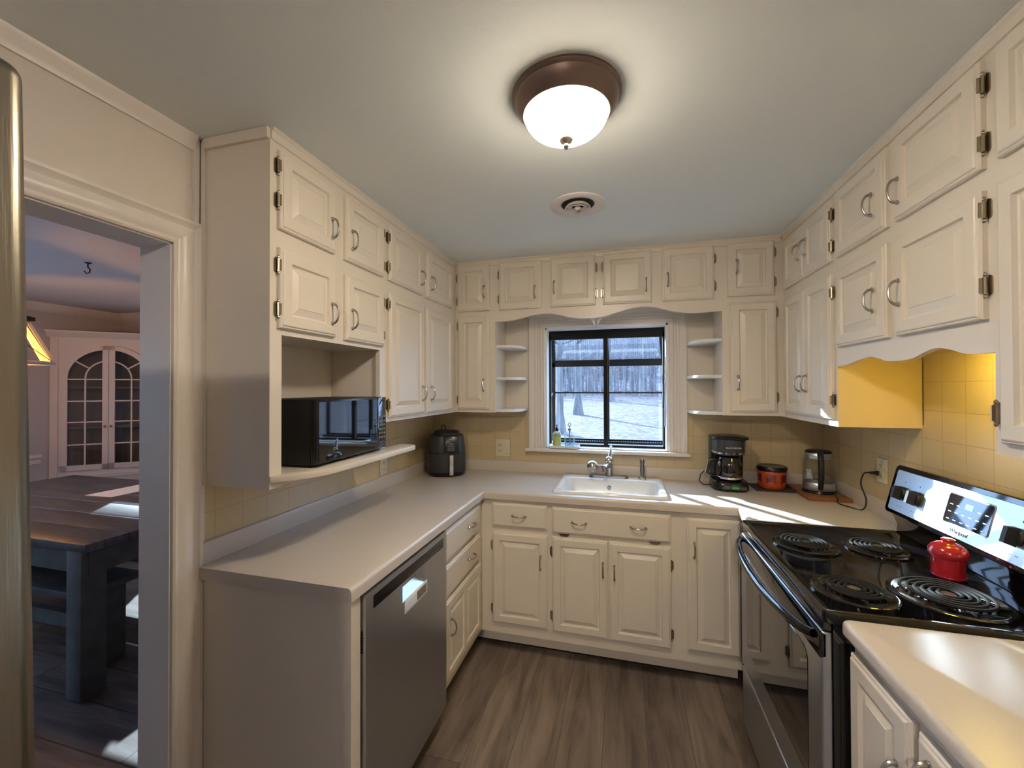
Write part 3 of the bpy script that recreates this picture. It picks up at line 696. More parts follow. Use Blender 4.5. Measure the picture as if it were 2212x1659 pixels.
part('oven_handle', MB().tube(hpts, hr, 12), M['enamel'], od, world=True, smooth=60)
part('trim_band', MB().prism([(1.842,.872),(1.858,.872),(1.858,.893),(1.842,.893)], 'y', ry0+.004, ry1-.004), M['enamel'], a, world=True)
dr = part('storage_drawer', MB().box(1.838, rx0, ry0+.004, ry1-.004, .06, .305), M['steel'], a, world=True, bevel=.006, bseg=3)
# backguard
part('backguard', MB().prism([(2.39,.92),(2.44,.92),(2.44,1.03),(2.385,1.03),(2.375,.995),(2.392,.95)], 'y', ry0+.004, ry1-.004), M['enamel'], a, world=True, bevel=.003)
# leaning console
bx0, bz0, bx1, bz1 = 2.352, 1.000, 2.398, 1.185
th = math.atan2(bx1-bx0, bz1-bz0); hh = math.hypot(bx1-bx0, bz1-bz0)
CM = Matrix.Translation((bx0, (ry0+ry1)/2, bz0)) @ Matrix.Rotation(th, 4, 'Y')   # local z up the panel, local x = depth back, local y = world y
def fr2(y0, y1, z0, z1, r, x): return fr(y0, y1, z0, z1, r, x)
hw = (ry1-ry0)/2
con = part('console', MB().loft([fr2(-hw-.002,hw+.002,0,hh,.015,.045), fr2(-hw-.002,hw+.002,0,hh,.015,.004), fr2(-hw+.002,hw-.002,.004,hh-.004,.014,0)], T=CM), M['enamel'], a, world=True)
part('console_face', MB().loft([fr2(-hw+.022,hw-.022,.016,hh-.018,.008,.0005), fr2(-hw+.023,hw-.023,.017,hh-.019,.008,-.003)], T=CM), M['steel_l'], con, world=True)
yc = -(-1.193)
ly = lambda y: y+1.193
part('display_bezel', MB().loft([fr2(ly(-1.290),ly(-1.112),.052,.152,.010,-.0032), fr2(ly(-1.288),ly(-1.114),.054,.150,.010,-.0045)], T=CM), M['chrome'], con, world=True)
part('display_glass', MB().loft([fr2(ly(-1.286),ly(-1.116),.056,.148,.008,-.0046), fr2(ly(-1.286),ly(-1.116),.056,.148,.008,-.0052)], T=CM), M['dglass'], con, world=True)
inv = RM[a]
TR = lambda loc: (inv @ CM @ Matrix.Translation(loc) @ Matrix.Rotation(-PI/2, 4, 'Z') @ Matrix.Rotation(PI/2, 4, 'X'))
def ctext(name, s, size, m, y, z, par=con, ext=.0003, shear=0, x=-.0056):
    o = text(name, s, size, m, par, (0,0,0), (0,0,0), ext, shear=shear)
    o.matrix_local = TR((x, y, z)); return o
part('clock_window', MB().box(-.0058, -.0052, ly(-1.218), ly(-1.188), .112, .130, T=CM), M['blue'], con, world=True)
ctext('clock_digits', '9:21', .016, M['white'], ly(-1.203), .1155, x=-.0062)
mb = MB()
for r_ in range(3):
    for k in range(6):
        if r_ == 2 and 1 < k < 4: continue
        part('touch_mark', MB().box(-.0058, -.0052, ly(-1.275)+k*.027, ly(-1.275)+k*.027+.012, .066+r_*.024, .0685+r_*.024, T=CM), M['paper'], con, world=True)
ctext('brand_lettering', 'Whirlpool', .017, M['blackm'], ly(-1.185), .030, x=-.0035, shear=.3)
def knob(y):
    mb = MB().lathe([(.022,0),(.022,.006),(.019,.010),(.001,.010)], (0,0,0), 24, CM @ Matrix.Translation((-.003, ly(y), .088)) @ Matrix.Rotation(-PI/2, 4, 'Y'))
    mb.loft([[(-.010,ly(y)-.010,.062),(-.010,ly(y)+.010,.062),(-.010,ly(y)+.010,.114),(-.010,ly(y)-.010,.114)], [(-.036,ly(y)-.007,.066),(-.036,ly(y)+.007,.066),(-.036,ly(y)+.007,.110),(-.036,ly(y)-.007,.110)]], T=CM)
    kb = part('knob', mb, M['blackm'], con, world=True)
    mk = MB().box(-.0035, -.003, ly(y)-.012, ly(y)+.012, .035, .0365, T=CM)
    part('dial_marks', MB().box(-.0036, -.003, ly(y)-.014, ly(y)-.004, .038, .0395, T=CM).box(-.0036, -.003, ly(y)+.004, ly(y)+.014, .038, .0395, T=CM).box(-.0036,-.003,ly(y)-.001,ly(y)+.001,.130,.136,T=CM), M['grey_pl'], con, world=True)
for y in (-.895, -.975, -1.375, -1.455): knob(y)
# crock on stove
a = root('ceramic_crock', (2.292, -1.252, .918), 0, 'red ribbed ceramic crock with domed lid standing on the stove', 'crock')
cz = .924
prof = [(.034,0),(.037,.004)]
for k in range(9): prof += [(.0395,.008+k*.006),(.0378,.011+k*.006)]
prof += [(.040,.064),(.042,.068)]
part('pot', MB().lathe([(r*.98,z) for r, z in prof], (2.292,-1.252,cz-.006), 40), M['red'], a, world=True, smooth=60)
part('lid', MB().lathe([(.044,.066),(.046,.072),(.045,.082),(.039,.093),(.026,.102),(.016,.105),(.0145,.110),(.016,.114),(.012,.117),(.001,.117)], (2.292,-1.252,cz-.006), 40), M['red'], a, world=True, smooth=60)
# ------------------------------------------------------------------ MICROWAVE
P1 = Vector((.325,-1.605,0)); P2 = Vector((.306,-1.140,0))
dv = (P2-P1); wm = dv.length; ang = math.atan2(dv.y, dv.x)
a = root('microwave', (P1.x, P1.y, 1.218), ang, 'glossy black microwave with a mirrored door, sitting in the cabinet niche', 'microwave')
# local x along front (towards far), local y positive = into niche
hM = .236
part('case', MB().box(0, wm, .012, .270, .008, hM), M['blackm'], a, bevel=.004)
mdr = part('door', MB().box(.0, wm*.84, -.012, .0115, .010, hM-.001), M['black'], a, bevel=.003)
part('door_glass', MB().box(.012, wm*.84-.006, -.0135, -.0122, .018, hM-.010), M['dglass'], mdr)
cpn = part('control_panel', MB().box(wm*.843, wm, -.010, .0115, .010, hM-.001), M['dglass'], a, bevel=.003)
mb = MB()
for r_ in range(6):
    for k in range(3): mb.box(wm*.843+.014+k*.018, wm*.843+.024+k*.018, -.0108, -.0102, .055+r_*.018, .063+r_*.018)
part('keypad', mb, mat('key_grey', (.18,.18,.19), .5), cpn)
part('open_button', MB().box(wm*.843+.012, wm-.012, -.0112, -.0102, .018, .042), M['grey_pl'], cpn)
mb = MB()
for x in (.03, wm-.03):
    for y in (.03, .24): mb.cyl((x,y,0),(x,y,.009), .010)
part('foot', mb, M['blackm'], a)
# ------------------------------------------------------------------ AIR FRYER
a = root('air_fryer', (.185, -.185, zc), .42, 'charcoal air fryer with a chrome basket handle in the left corner of the counter', 'air fryer')
def se(w, d, z, n=28, e=2.8):
    return [(w*math.copysign(abs(math.cos(t))**(2/e), math.cos(t)), d*math.copysign(abs(math.sin(t))**(2/e), math.sin(t)), z) for t in [2*PI*k/n for k in range(n)]]
part('base', MB().loft([se(.118,.132,0), se(.124,.138,.006), se(.128,.140,.025)]), M['black'], a, smooth=60)
part('body', MB().loft([se(.129,.128,.025), se(.130,.132,.10), se(.126,.130,.18), se(.116,.122,.25), se(.112,.118,.262), se(.09,.10,.268)]), M['grey_pl'], a, smooth=50)
part('lid', MB().loft([se(.085,.10,.266), se(.085,.10,.282), se(.072,.088,.288)]), M['blackm'], a, smooth=50)
bk = part('basket_drawer', MB().loft([se(.1295,.137,.027), se(.1305,.140,.09), se(.128,.138,.150)]), M['grey_pl'], a, smooth=60)
part('seam', MB().loft([se(.1275,.1375,.150), se(.1275,.1375,.153)]), M['black'], bk, smooth=60)
part('handle_mount', MB().box(-.004+.02, .045, -.165, -.125, .030, .152), M['black'], bk, bevel=.004)
part('handle', MB().loft([rr(.018,.043,-.192,-.168,.006,.022), rr(.018,.043,-.196,-.168,.006,.09), rr(.016,.045,-.186,-.160,.006,.148)]), M['chrome'], bk, smooth=50)
pn = part('control_panel', MB().loft([[(-.018,-.146,.160),(.078,-.146,.160),(.076,-.127,.262),(-.020,-.127,.262)],[(-.018,-.12,.160),(.078,-.12,.160),(.076,-.10,.262),(-.020,-.10,.262)]]), M['black'], a, bevel=.004)
TS = -math.atan2(.019, .102)
mb = MB(); mb.box(0, .05, -.0008, 0, 0, .058)
sc = part('touch_screen', mb, M['dglass'], pn, loc=(.004,-.1445,.172), rot=(-TS,0,0)) if False else part('touch_screen', mb, mat('screen_grey',(.035,.035,.038),.15), pn, loc=(.004,-.1455,.168), rot=(TS,0,0))
mb = MB()
for r_ in range(3):
    for k in range(3): mb.box(.006+k*.014, .015+k*.014, -.0014, -.0009, .006+r_*.012, .011+r_*.012)
mb.box(.012,.038,-.0014,-.0009,.044,.052)
part('touch_keys', mb, mat('key_grey2', (.12,.12,.12), .4), sc)
o = text('brand_lettering', 'Ninja', .014, M['paper'], pn, (.030,-.1325,.238), (PI/2+TS,0,0))
mb = MB().tube([(-.03,.06,.285),(-.035,.06,.305),(-.03,.065,.318),(-.015,.07,.318),(-.006,.075,.300),(-.004,.08,.286)], .003, 8)
part('cord', mb, M['rubber'], a)
# ------------------------------------------------------------------ COFFEE MAKER
a = root('coffee_maker', (1.928, -.172, zc), .0, 'black drip coffee maker with a glass carafe right of the sink', 'coffee maker')
part('base', MB().loft([se(.092,.108,0,e=3.2), se(.097,.112,.006,e=3.2), se(.094,.106,.045,e=3.2), se(.085,.095,.052,e=3.2)]), M['black'], a, smooth=50)
part('column', MB().box(-.085, .088, .030, .115, .045, .285), M['black'], a, bevel=.012, bseg=3)
hd = part('brew_head', MB().loft([se(.068,.085,.195), se(.080,.095,.200), se(.082,.098,.215), se(.083,.100,.275), se(.086,.104,.285)]), M['grey_pl'], a, smooth=50)
part('silver_band', MB().loft([se(.0835,.1005,.205), se(.0838,.101,.214)]), M['chrome'], hd, smooth=60)
part('lid', MB().loft([se(.098,.112,.285), se(.101,.116,.290), se(.098,.112,.297), se(.06,.08,.303)]), M['black'], a, smooth=50)
o = text('brand_lettering', 'BLACK+DECKER', .0105, M['paper'], hd, (.008,-.1005,.238), (PI/2,0,0))
cf = part('carafe', MB().lathe([(.060,0),(.068,.008),(.069,.05),(.066,.085),(.058,.11),(.052,.128)], (0,-.022,.054), 32), M['sglass'], a, smooth=60)
part('carafe_band', MB().lathe([(.0695,0),(.0715,.002),(.0715,.012),(.0695,.014)], (0,-.022,.062), 32), M['chrome'], cf, smooth=60)
part('carafe_lid', MB().lathe([(.054,0),(.056,.004),(.050,.010),(.001,.012)], (0,-.022,.180), 32), M['black'], cf, smooth=60)
mb = MB().loft([[(-.062,-.060,.178),(-.062,-.040,.178),(-.052,-.040,.162),(-.052,-.060,.162)], [(-.118,-.080,.178),(-.118,-.060,.178),(-.100,-.060,.160),(-.100,-.080,.160)],
               [(-.136,-.090,.100),(-.136,-.070,.100),(-.116,-.070,.100),(-.116,-.090,.100)], [(-.062,-.064,.058),(-.062,-.044,.058),(-.062,-.044,.074),(-.062,-.064,.074)]])
chd = part('carafe_handle', mb, M['black'], cf, bevel=.003)
part('handle_trim', MB().loft([[(-.120,-.083,.176),(-.120,-.062,.176),(-.117,-.062,.176),(-.117,-.083,.176)], [(-.139,-.092,.100),(-.139,-.071,.100),(-.135,-.071,.100),(-.135,-.092,.100)]]), M['chrome'], chd)
pn = part('control_panel', MB().box(-.050, .070, -.112, -.100, .012, .036), M['grey_pl'], a, bevel=.003)
part('clock_display', MB().box(-.005, .030, -.1135, -.1122, .018, .030), M['green'], pn)
mb = MB()
M['btn'] = mat('grey_button', (.10,.12,.13), .4)
for x0, x1 in ((.036,.043),(.047,.054),(.058,.065),(-.043,-.013)): part('button', MB().box(x0, x1, -.1135, -.1122, .018, .029), M['btn'], pn)
mb = MB().tube([(-.07,.09,.10),(-.10,.10,.085),(-.13,.10,.05),(-.140,.08,.015),(-.125,.04,.004),(-.085,.03,.006)], .003, 8)
part('cord', mb, M['rubber'], a)
# ------------------------------------------------------------------ canister on trivet
single('trivet', MB().box(2.062, 2.250, -.215, -.035, zc, zc+.006), M['slate'], 'thin dark slate trivet lying under the red and orange canister', 'trivet', bevel=.001)
a = root('canister', (2.165, -.125, zc+.006), 0, 'red and orange patterned canister with a black lid, on a dark trivet', 'canister')
cb_ = zc+.006; ck = (2.165,-.125,cb_)
cn = part('pot', MB().lathe([(.062,0),(.067,.004),(.070,.03),(.070,.072),(.073,.085),(.074,.098),(.071,.103)], ck, 40), M['orange'], a, world=True, smooth=60)
for k in range(6):
    a0 = k*PI/3+.18; mb = MB(); ring = []
    pts = [(-.30,.030),(-.20,.026),(-.12,.043),(.12,.043),(.20,.026),(.30,.030),(.36,.060),(.30,.082),(-.30,.082),(-.36,.060)]
    outer = [(2.165+.0712*math.cos(a0+t), -.125+.0712*math.sin(a0+t), cb_+z) for t, z in pts]
    inner = [(2.165+.0690*math.cos(a0+t), -.125+.0690*math.sin(a0+t), cb_+z) for t, z in pts]
    # curved patch: split into columns
    n = 8; top = []; bot = []
    for i in range(n+1):
        t = -.34+.68*i/n; zb_ = .030+.013*math.cos(t/.34*PI/2) ; top.append((2.165+.0725*math.cos(a0+t), -.125+.0725*math.sin(a0+t), cb_+.082)); bot.append((2.165+.0715*math.cos(a0+t), -.125+.0715*math.sin(a0+t), cb_+zb_))
    mb.loft([bot, top], False, False, closed=False)
    part('painted_patch', mb, M['red2'], cn, world=True, smooth=60)
part('lid', MB().lathe([(.075,.098),(.077,.103),(.077,.116),(.072,.124),(.066,.122),(.001,.122)], ck, 40), M['black'], a, world=True, smooth=40)
# ------------------------------------------------------------------ board, kettle, white bottle
single('cutting_board', MB().box(2.256, 2.448, -.372, -.060, zc, zc+.020), M['wood_b'], 'reddish brown wooden board lying under the electric kettle', 'cutting board', bevel=.004)
a = root('electric_kettle', (2.352, -.235, zc+.020), 0, 'glass electric kettle with black handle on a wooden board', 'kettle')
kz = zc+.020; kc = (2.352,-.235,kz)
part('power_base', MB().lathe([(.074,0),(.076,.004),(.074,.012),(.066,.015),(.001,.015)], kc, 40), M['black'], a, world=True, smooth=40)
part('steel_base', MB().lathe([(.070,.015),(.0725,.018),(.0715,.052),(.069,.055)], kc, 40), M['steel_l'], a, world=True, smooth=50)
part('glass_jug', MB().lathe([(.0705,.055),(.0705,.09),(.068,.14),(.063,.185)], kc, 40), M['cglass'], a, world=True, smooth=60)
part('collar', MB().lathe([(.0655,.180),(.067,.183),(.063,.205),(.061,.208)], kc, 40), M['steel_l'], a, world=True, smooth=50)
part('lid', MB().lathe([(.061,.206),(.060,.214),(.052,.221),(.001,.223)], kc, 40), M['black'], a, world=True, smooth=50)
hm = Matrix.Translation(kc) @ Matrix.Rotation(-1.83, 4, 'Z')
mb = MB().tube([(.045,0,.215),(.075,0,.212),(.100,0,.190),(.108,0,.14),(.102,0,.085),(.088,0,.05),(.075,0,.030)], [.013,.014,.014,.0135,.013,.012,.012], 12, T=hm)
part('handle', mb, M['blackm'], a, world=True, smooth=60)
cord = smoothcurve3 = None
def curve3(pts, n=8):
    out = []
    for i in range(len(pts)-1):
        p0 = pts[max(i-1,0)]; p1 = pts[i]; p2 = pts[i+1]; p3 = pts[min(i+2,len(pts)-1)]
        for k in range(n):
            t = k/n
            out.append(tuple(.5*(2*p1[j]+(p2[j]-p0[j])*t+(2*p0[j]-5*p1[j]+4*p2[j]-p3[j])*t*t+(-p0[j]+3*p1[j]-3*p2[j]+p3[j])*t**3) for j in range(3)))
    return out+[pts[-1]]
mb = MB().tube(curve3([(2.395,-.300,kz+.006),(2.378,-.378,kz+.003),(2.372,-.400,zc+.004),(2.39,-.455,zc+.003),(2.425,-.50,zc+.004),(2.44,-.50,zc+.05),(2.425,-.49,zc+.12),(2.425,-.515,zc+.175),(2.44,-.54,zc+.185),(2.458,-.556,zc+.187)]), .0032, 8)
part('cord', mb, M['rubber'], a, world=True, smooth=60)
part('plug', MB().tube([(2.436,-.54,zc+.185),(2.450,-.552,zc+.187),(2.456,-.558,zc+.187),(2.4615,-.562,zc+.187)], [.006,.008,.011,.012], 12), M['black'], a, world=True)
a = root('small_white_bottle', (2.385, -.035, zc), 0, 'small white bottle standing behind the glass kettle in the corner', 'bottle')
part('bottle', MB().lathe([(.020,0),(.021,.004),(.021,.075),(.017,.085),(.014,.088)], (2.378,-.040,zc), 24), M['white'], a, world=True)
part('cap', MB().lathe([(.016,.088),(.016,.104),(.001,.105)], (2.378,-.040,zc), 24), M['white'], a, world=True)
# ------------------------------------------------------------------ outlets
def outlet(name, loc, rz, label, blank=False, w=.072, h=.116):
    a = root(name, loc, rz, label, 'outlet', 'cream wall outlets')
    part('plate', MB().box(-w/2, w/2, -.006, 0, -h/2, h/2), M['plate'], a, bevel=.002)
    xo = -.022 if w > .09 else 0
    for s in (-1, 1):
        so_ = part('socket', MB().loft([[(xo+p[0], -.006, p[1]+s*.020) for p in [(.015*math.cos(2*PI*k/16), .0125*math.sin(2*PI*k/16)) for k in range(16)]], [(xo+p[0], -.009, p[1]+s*.020) for p in [(.014*math.cos(2*PI*k/16), .0115*math.sin(2*PI*k/16)) for k in range(16)]]]), M['plate'], a)
        part('slots', MB().box(xo-.007, xo-.005, -.0095, -.0089, s*.020-.002, s*.020+.007).box(xo+.005, xo+.007, -.0095, -.0089, s*.020-.002, s*.020+.006).box(xo-.002, xo+.002, -.0095, -.0089, s*.020-.008, s*.020-.005), M['dark'], so_)
    if w > .09: part('screw', MB().sphere((.03,-.006,-.04), .003, seg=8), M['pewter'], a)
    return a
outlet('wall_outlet', (.532, -.006, 1.073), 0, 'wide cream outlet plate on the back wall between air fryer and window', w=.104, h=.118)
outlet('wall_outlet', (.006, -.676, 1.045), PI/2, 'cream outlet plate on the left wall under the shelf end', h=.105)
outlet('wall_outlet', (W-.006, -.582, 1.118), -PI/2, 'cream outlet plate on the right wall with the kettle plug in it', h=.108)
# ------------------------------------------------------------------ WINDOW
a = root('window_1', (1.23, 0, 1.07), 0, kind='structure')
cwid = .108
pr = [(0,.0),(0,.014),(.006,.018),(.010,.014),(.022,.014),(.028,.020),(.036,.015),(.044,.021),(.052,.016),(.062,.022),(.072,.017),(.080,.018),(.090,.026),(cwid,.026),(cwid,0)]
mb = MB()
zA = 1.083
def cf_(o, d, side, z): return ((WX0-o if side < 0 else WX1+o), -d, z)
mb.loft([[cf_(o, d, -1, zA) for o, d in pr], [cf_(o, d, -1, WZ1+o) for o, d in pr], [cf_(o, d, 1, WZ1+o) for o, d in pr], [cf_(o, d, 1, zA) for o, d in pr]], False, False)
part('casing', mb, M['trim'], a, world=True)
part('stool', MB().box(.704, 1.746, -.055, 0, 1.062, 1.083), M['trim'], a, world=True, bevel=.004, bseg=3)
part('jamb_liner', MB().box(WX0, WX0+.012, 0, .12, 1.085, WZ1).box(WX1-.012, WX1, 0, .12, 1.085, WZ1).box(WX0, WX1, 0, .12, WZ1-.012, WZ1), M['white'], a, world=True)
part('marble_sill', MB().box(WX0, WX1, -.0, .40, 1.070, 1.088), mat('white_marble', (.72,.76,.78), .2, var=.15, vscale=5), a, world=True)
GD = .27+.12    # depth of projecting box
X0, X1 = WX0+.012, WX1-.012
GY = .37; zr = 1.685; XG0, XG1 = .820, 1.642
b = .016
fb = MB()
xm = 1.233
# wall-plane frame (dark header + sides)
fb.box(X0, X1, .09, .12, 1.828, WZ1-.012)
fb.box(X0, X0+.012, .09, .12, 1.09, 1.86).box(X1-.012, X1, .09, .12, 1.09, 1.86)
fb.box(X0, X1, .09, .12, 1.088, 1.102)
# front frame
fb.box(XG0, XG1, GY-.02, GY, zr-.034, zr+.014).box(XG0, XG1, GY-.02, GY, 1.088, 1.110)
fb.box(XG0, XG0+.024, GY-.02, GY, 1.09, zr).box(XG1-.024, XG1, GY-.02, GY, 1.09, zr).box(xm-.015, xm+.015, GY-.022, GY, 1.09, zr+.01)
fb.box(xm-.014, xm+.014, .088, .118, 1.09, 1.875)
# sloped rails
for (t0, t1), (x0, x1) in (((X0+.001, X0+.034), (XG0, XG0+.026)), ((X1-.034, X1-.001), (XG1-.026, XG1)), ((xm-.015, xm+.015), (xm-.015, xm+.015))):
    fb.add([(t0,.12,1.855),(t1,.12,1.855),(x1,GY,zr-.02),(x0,GY,zr-.02),(t0,.12,1.895),(t1,.12,1.895),(x1,GY,zr+.014),(x0,GY,zr+.014)], [(0,3,2,1),(4,5,6,7),(0,1,5,4),(1,2,6,5),(2,3,7,6),(3,0,4,7)])
part('frame', fb, M['frame'], a, world=True)
part('shelf_bar', MB().box(XG0+.005, XG1-.005, .28, .292, 1.450, 1.460), M['frame'], a, world=True)
part('glass_shelf', MB().box(XG0+.005, XG1-.005, .20, .28, 1.452, 1.458), M['cglass'], a, world=True)
for x in (XG0+.003, XG1-.018): part('shelf_bracket', MB().add([(x,.13,1.45),(x,.28,1.45),(x,.13,1.37),(x+.015,.13,1.45),(x+.015,.28,1.45),(x+.015,.13,1.37)], [(0,1,2),(5,4,3),(0,3,4,1),(1,4,5,2),(2,5,3,0)]), M['white'], a, world=True)
part('pane', MB().box(XG0+.02, xm-.012, GY-.012, GY-.008, 1.10, zr-.015), M['glass'], a, world=True)
part('pane', MB().box(xm+.012, XG1-.02, GY-.012, GY-.008, 1.10, zr-.015), M['glass'], a, world=True)
for x0, x1 in ((XG0+.022, xm-.013), (xm+.013, XG1-.022)):
    part('pane', MB().add([(x0,.12,1.880),(x1,.12,1.880),(x1,GY,zr),(x0,GY,zr),(x0,.12,1.884),(x1,.12,1.884),(x1,GY,zr+.004),(x0,GY,zr+.004)], [(0,3,2,1),(4,5,6,7),(0,1,5,4),(1,2,6,5),(2,3,7,6),(3,0,4,7)]), M['glass'], a, world=True)
for s, x in ((-1, XG0), (1, XG1-.012)):
    part('side_pane', MB().add([(x+.004,.12,1.09),(x+.004,GY-.02,1.09),(x+.004,GY-.02,zr),(x+.004,.12,1.87),(x+.007,.12,1.09),(x+.007,GY-.02,1.09),(x+.007,GY-.02,zr),(x+.007,.12,1.87)], [(0,1,2,3),(7,6,5,4),(0,4,5,1),(1,5,6,2),(2,6,7,3),(3,7,4,0)]), M['glass'], a, world=True)
part('crank_strip', MB().box(X1-.008, X1-.002, .02, .045, 1.24, 1.69), M['chrome'], a, world=True)
part('sash_lock', MB().box(xm-.02, xm+.02, GY-.036, GY-.022, zr-.03, zr+.01), M['blackm'], a, world=True, bevel=.003)
gr = MB()
for k in range(46): gr.box(XG0+.03+k*.017, XG0+.038+k*.017, .27, .345, 1.092, 1.100)
gr.box(XG0+.02, XG1-.02, .262, .27, 1.089, 1.104)
part('floor_grating', gr, M['frame'], a, world=True)
mb = MB()
for s in (-1, 1):
    mb.add([(1.19,-.21,1.945),(1.19+s*.052,-.230,1.948),(1.19+s*.008,-.215,1.868),(1.19,-.206,1.945),(1.19+s*.052,-.226,1.948),(1.19+s*.008,-.211,1.868)], [(0,1,2),(5,4,3),(0,3,4,1),(1,4,5,2),(2,5,3,0)])
single('paper_hanging', mb.box(1.189,1.191,-.204,-.198,1.94,2.012), M['white'], 'small folded white triangle hanging behind the valance above the window', 'decoration')
# ------------------------------------------------------------------ soap tray and bottles
sz = 1.088
a = root('soap_tray', (.93, .035, sz), 0, 'shallow white rectangular tray on the window sill holding two bottles', 'tray')
part('tray', MB().loft([rr(.868,1.055,-.048,.052,.01,sz), rr(.858,1.065,-.055,.060,.012,sz+.016), rr(.862,1.061,-.051,.056,.012,sz+.016), rr(.871,1.052,-.045,.049,.01,sz+.004)]), M['porc'], a, world=True)
a = root('soap_bottle', (.912, .0, sz+.004), 0, 'bottle of green dish soap with black pump cap on the sill tray', 'bottle', 'bottles on the sill tray')
bc = (.912,.0,sz+.004)
part('bottle', MB().lathe([(.026,0),(.028,.003),(.028,.085),(.026,.096),(.016,.106),(.011,.109)], bc, 28), M['liquid'], a, world=True, smooth=50)
part('label', MB().lathe([(.0285,.012),(.0285,.070)], bc, 28), M['label'], a, world=True)
part('cap', MB().lathe([(.012,.107),(.013,.122),(.007,.129),(.0035,.133),(.0035,.150),(.001,.151)], bc, 20), M['black'], a, world=True)
a = root('glass_soap_bottle', (.998, .0, sz+.004), 0, 'clear glass bottle with a metal ring stopper on the sill tray', 'bottle', 'bottles on the sill tray')
bc = (.998,.0,sz+.004)
part('bottle', MB().lathe([(.033,0),(.036,.003),(.036,.080),(.030,.094),(.014,.106),(.010,.115)], bc, 28), M['cglass'], a, world=True, smooth=50)
part('stopper', MB().lathe([(.011,.113),(.012,.125),(.006,.130),(.004,.14)], bc, 16).tube([(bc[0]+.009*math.cos(t), bc[1], bc[2]+.152+.012*math.sin(t)) for t in [2*PI*k/16 for k in range(16)]], .0025, 6, closed=True).cyl((bc[0],bc[1],bc[2]+.01),(bc[0],bc[1],bc[2]+.115), .004), M['nickel'], a, world=True)
part('liquid', MB().lathe([(.032,.004),(.034,.006),(.034,.045),(.001,.045)], bc, 28), glassmat('blue_tint_liquid', (.75,.88,.97), .04), a, world=True)
# ------------------------------------------------------------------ CEILING LIGHT and VENT
lc = (1.201, -1.64)
a = root('ceiling_light', (*lc, H), 0, 'round flush ceiling light with bronze ring and glowing frosted dome', 'ceiling light')
part('ring', MB().lathe([(.152,0),(.153,-.006),(.149,-.012),(.146,-.014),(.144,-.022),(.137,-.034),(.127,-.048),(.121,-.055),(.1185,-.054),(.1185,-.03)], (*lc, H), 64), M['bronze'], a, world=True, smooth=40)
prof = [(.1175, -.040)]+[(.1175*math.cos(t), -.050-.068*math.sin(t)) for t in [PI/2*k/14 for k in range(14)]]+[(.001,-.118)]
part('glass_dome', MB().lathe(prof, (*lc, H), 64), M['lamp'], a, world=True, smooth=60)
part('finial', MB().lathe([(.018,-.114),(.0205,-.120),(.017,-.128),(.007,-.133),(.006,-.137),(.008,-.142),(.004,-.148),(.001,-.151)], (*lc, H), 24), M['nickel'], a, world=True, smooth=50)
# fill lamp added unseen behind the viewer, shaped like the ceiling fitting
lc2 = (1.205, -4.0)
a = root('ceiling_light', (*lc2, H), 0, 'added fill lamp shaped like the round ceiling light, unseen behind the viewer', 'ceiling light')
part('ring', MB().lathe([(.149,0),(.150,-.006),(.141,-.022),(.124,-.046),(.119,-.052),(.117,-.03)], (*lc2, H), 32), M['bronze'], a, world=True)
M['fill_lamp'] = domemat('fill_lamp_glass', (1,.91,.83), 8, BACKFILL)
part('glass_dome', MB().lathe(prof, (*lc2, H), 32), M['fill_lamp'], a, world=True, smooth=60)
vc = (1.158, -.935, H)
a = root('ceiling_vent', vc, 0, 'round white ceiling air diffuser with concentric rings, in front of the window', 'vent')
part('outer_ring', MB().lathe([(.122,0),(.121,-.005),(.110,-.009),(.090,-.006),(.078,-.004),(.074,-.001),(.073,0)], vc, 48), M['trim'], a, world=True, smooth=50)
part('throat', MB().lathe([(.073,-.0005),(.001,-.0006)], vc, 48), M['dark'], a, world=True)
for r0 in (.050, .031): part('louver_ring', MB().lathe([(r0-.001,-.004),(r0+.0075,-.016),(r0+.005,-.018),(r0-.004,-.006)], vc, 40), M['trim'], a, world=True, smooth=50)
part('center_knob', MB().lathe([(.008,-.001),(.016,-.016),(.014,-.019),(.008,-.019),(.007,-.023),(.001,-.024)], vc, 30), M['trim'], a, world=True, smooth=50)
# ------------------------------------------------------------------ FRIDGE
a = root('refrigerator', (.40, -3.0, 0), 0, 'tall stainless refrigerator edge at the left margin beside the doorway', 'refrigerator')
fm = Matrix.Translation((.80,0,1.5)) @ Matrix.Rotation(-.040, 4, 'Y') @ Matrix.Translation((-.80,0,-1.5))
part('cabinet', MB().box(.075, .735, -3.44, -2.546, .02, 1.79, T=fm), M['blackm'], a, world=True, bevel=.004)
dr_ = part('door', MB().box(.74, .80, -3.435, -2.533, .55, 1.812, T=fm), M['fridge'], a, world=True, bevel=.016, bseg=5)
part('handle', MB().tube([(.80,-3.38,.75),(.84,-3.38,.78),(.84,-3.38,1.55),(.80,-3.38,1.58)], .011, 10, T=fm), M['fridge'], dr_, world=True)
part('freezer_drawer', MB().box(.74, .80, -3.435, -2.533, .06, .542, T=fm), M['fridge'], a, world=True, bevel=.016, bseg=5)
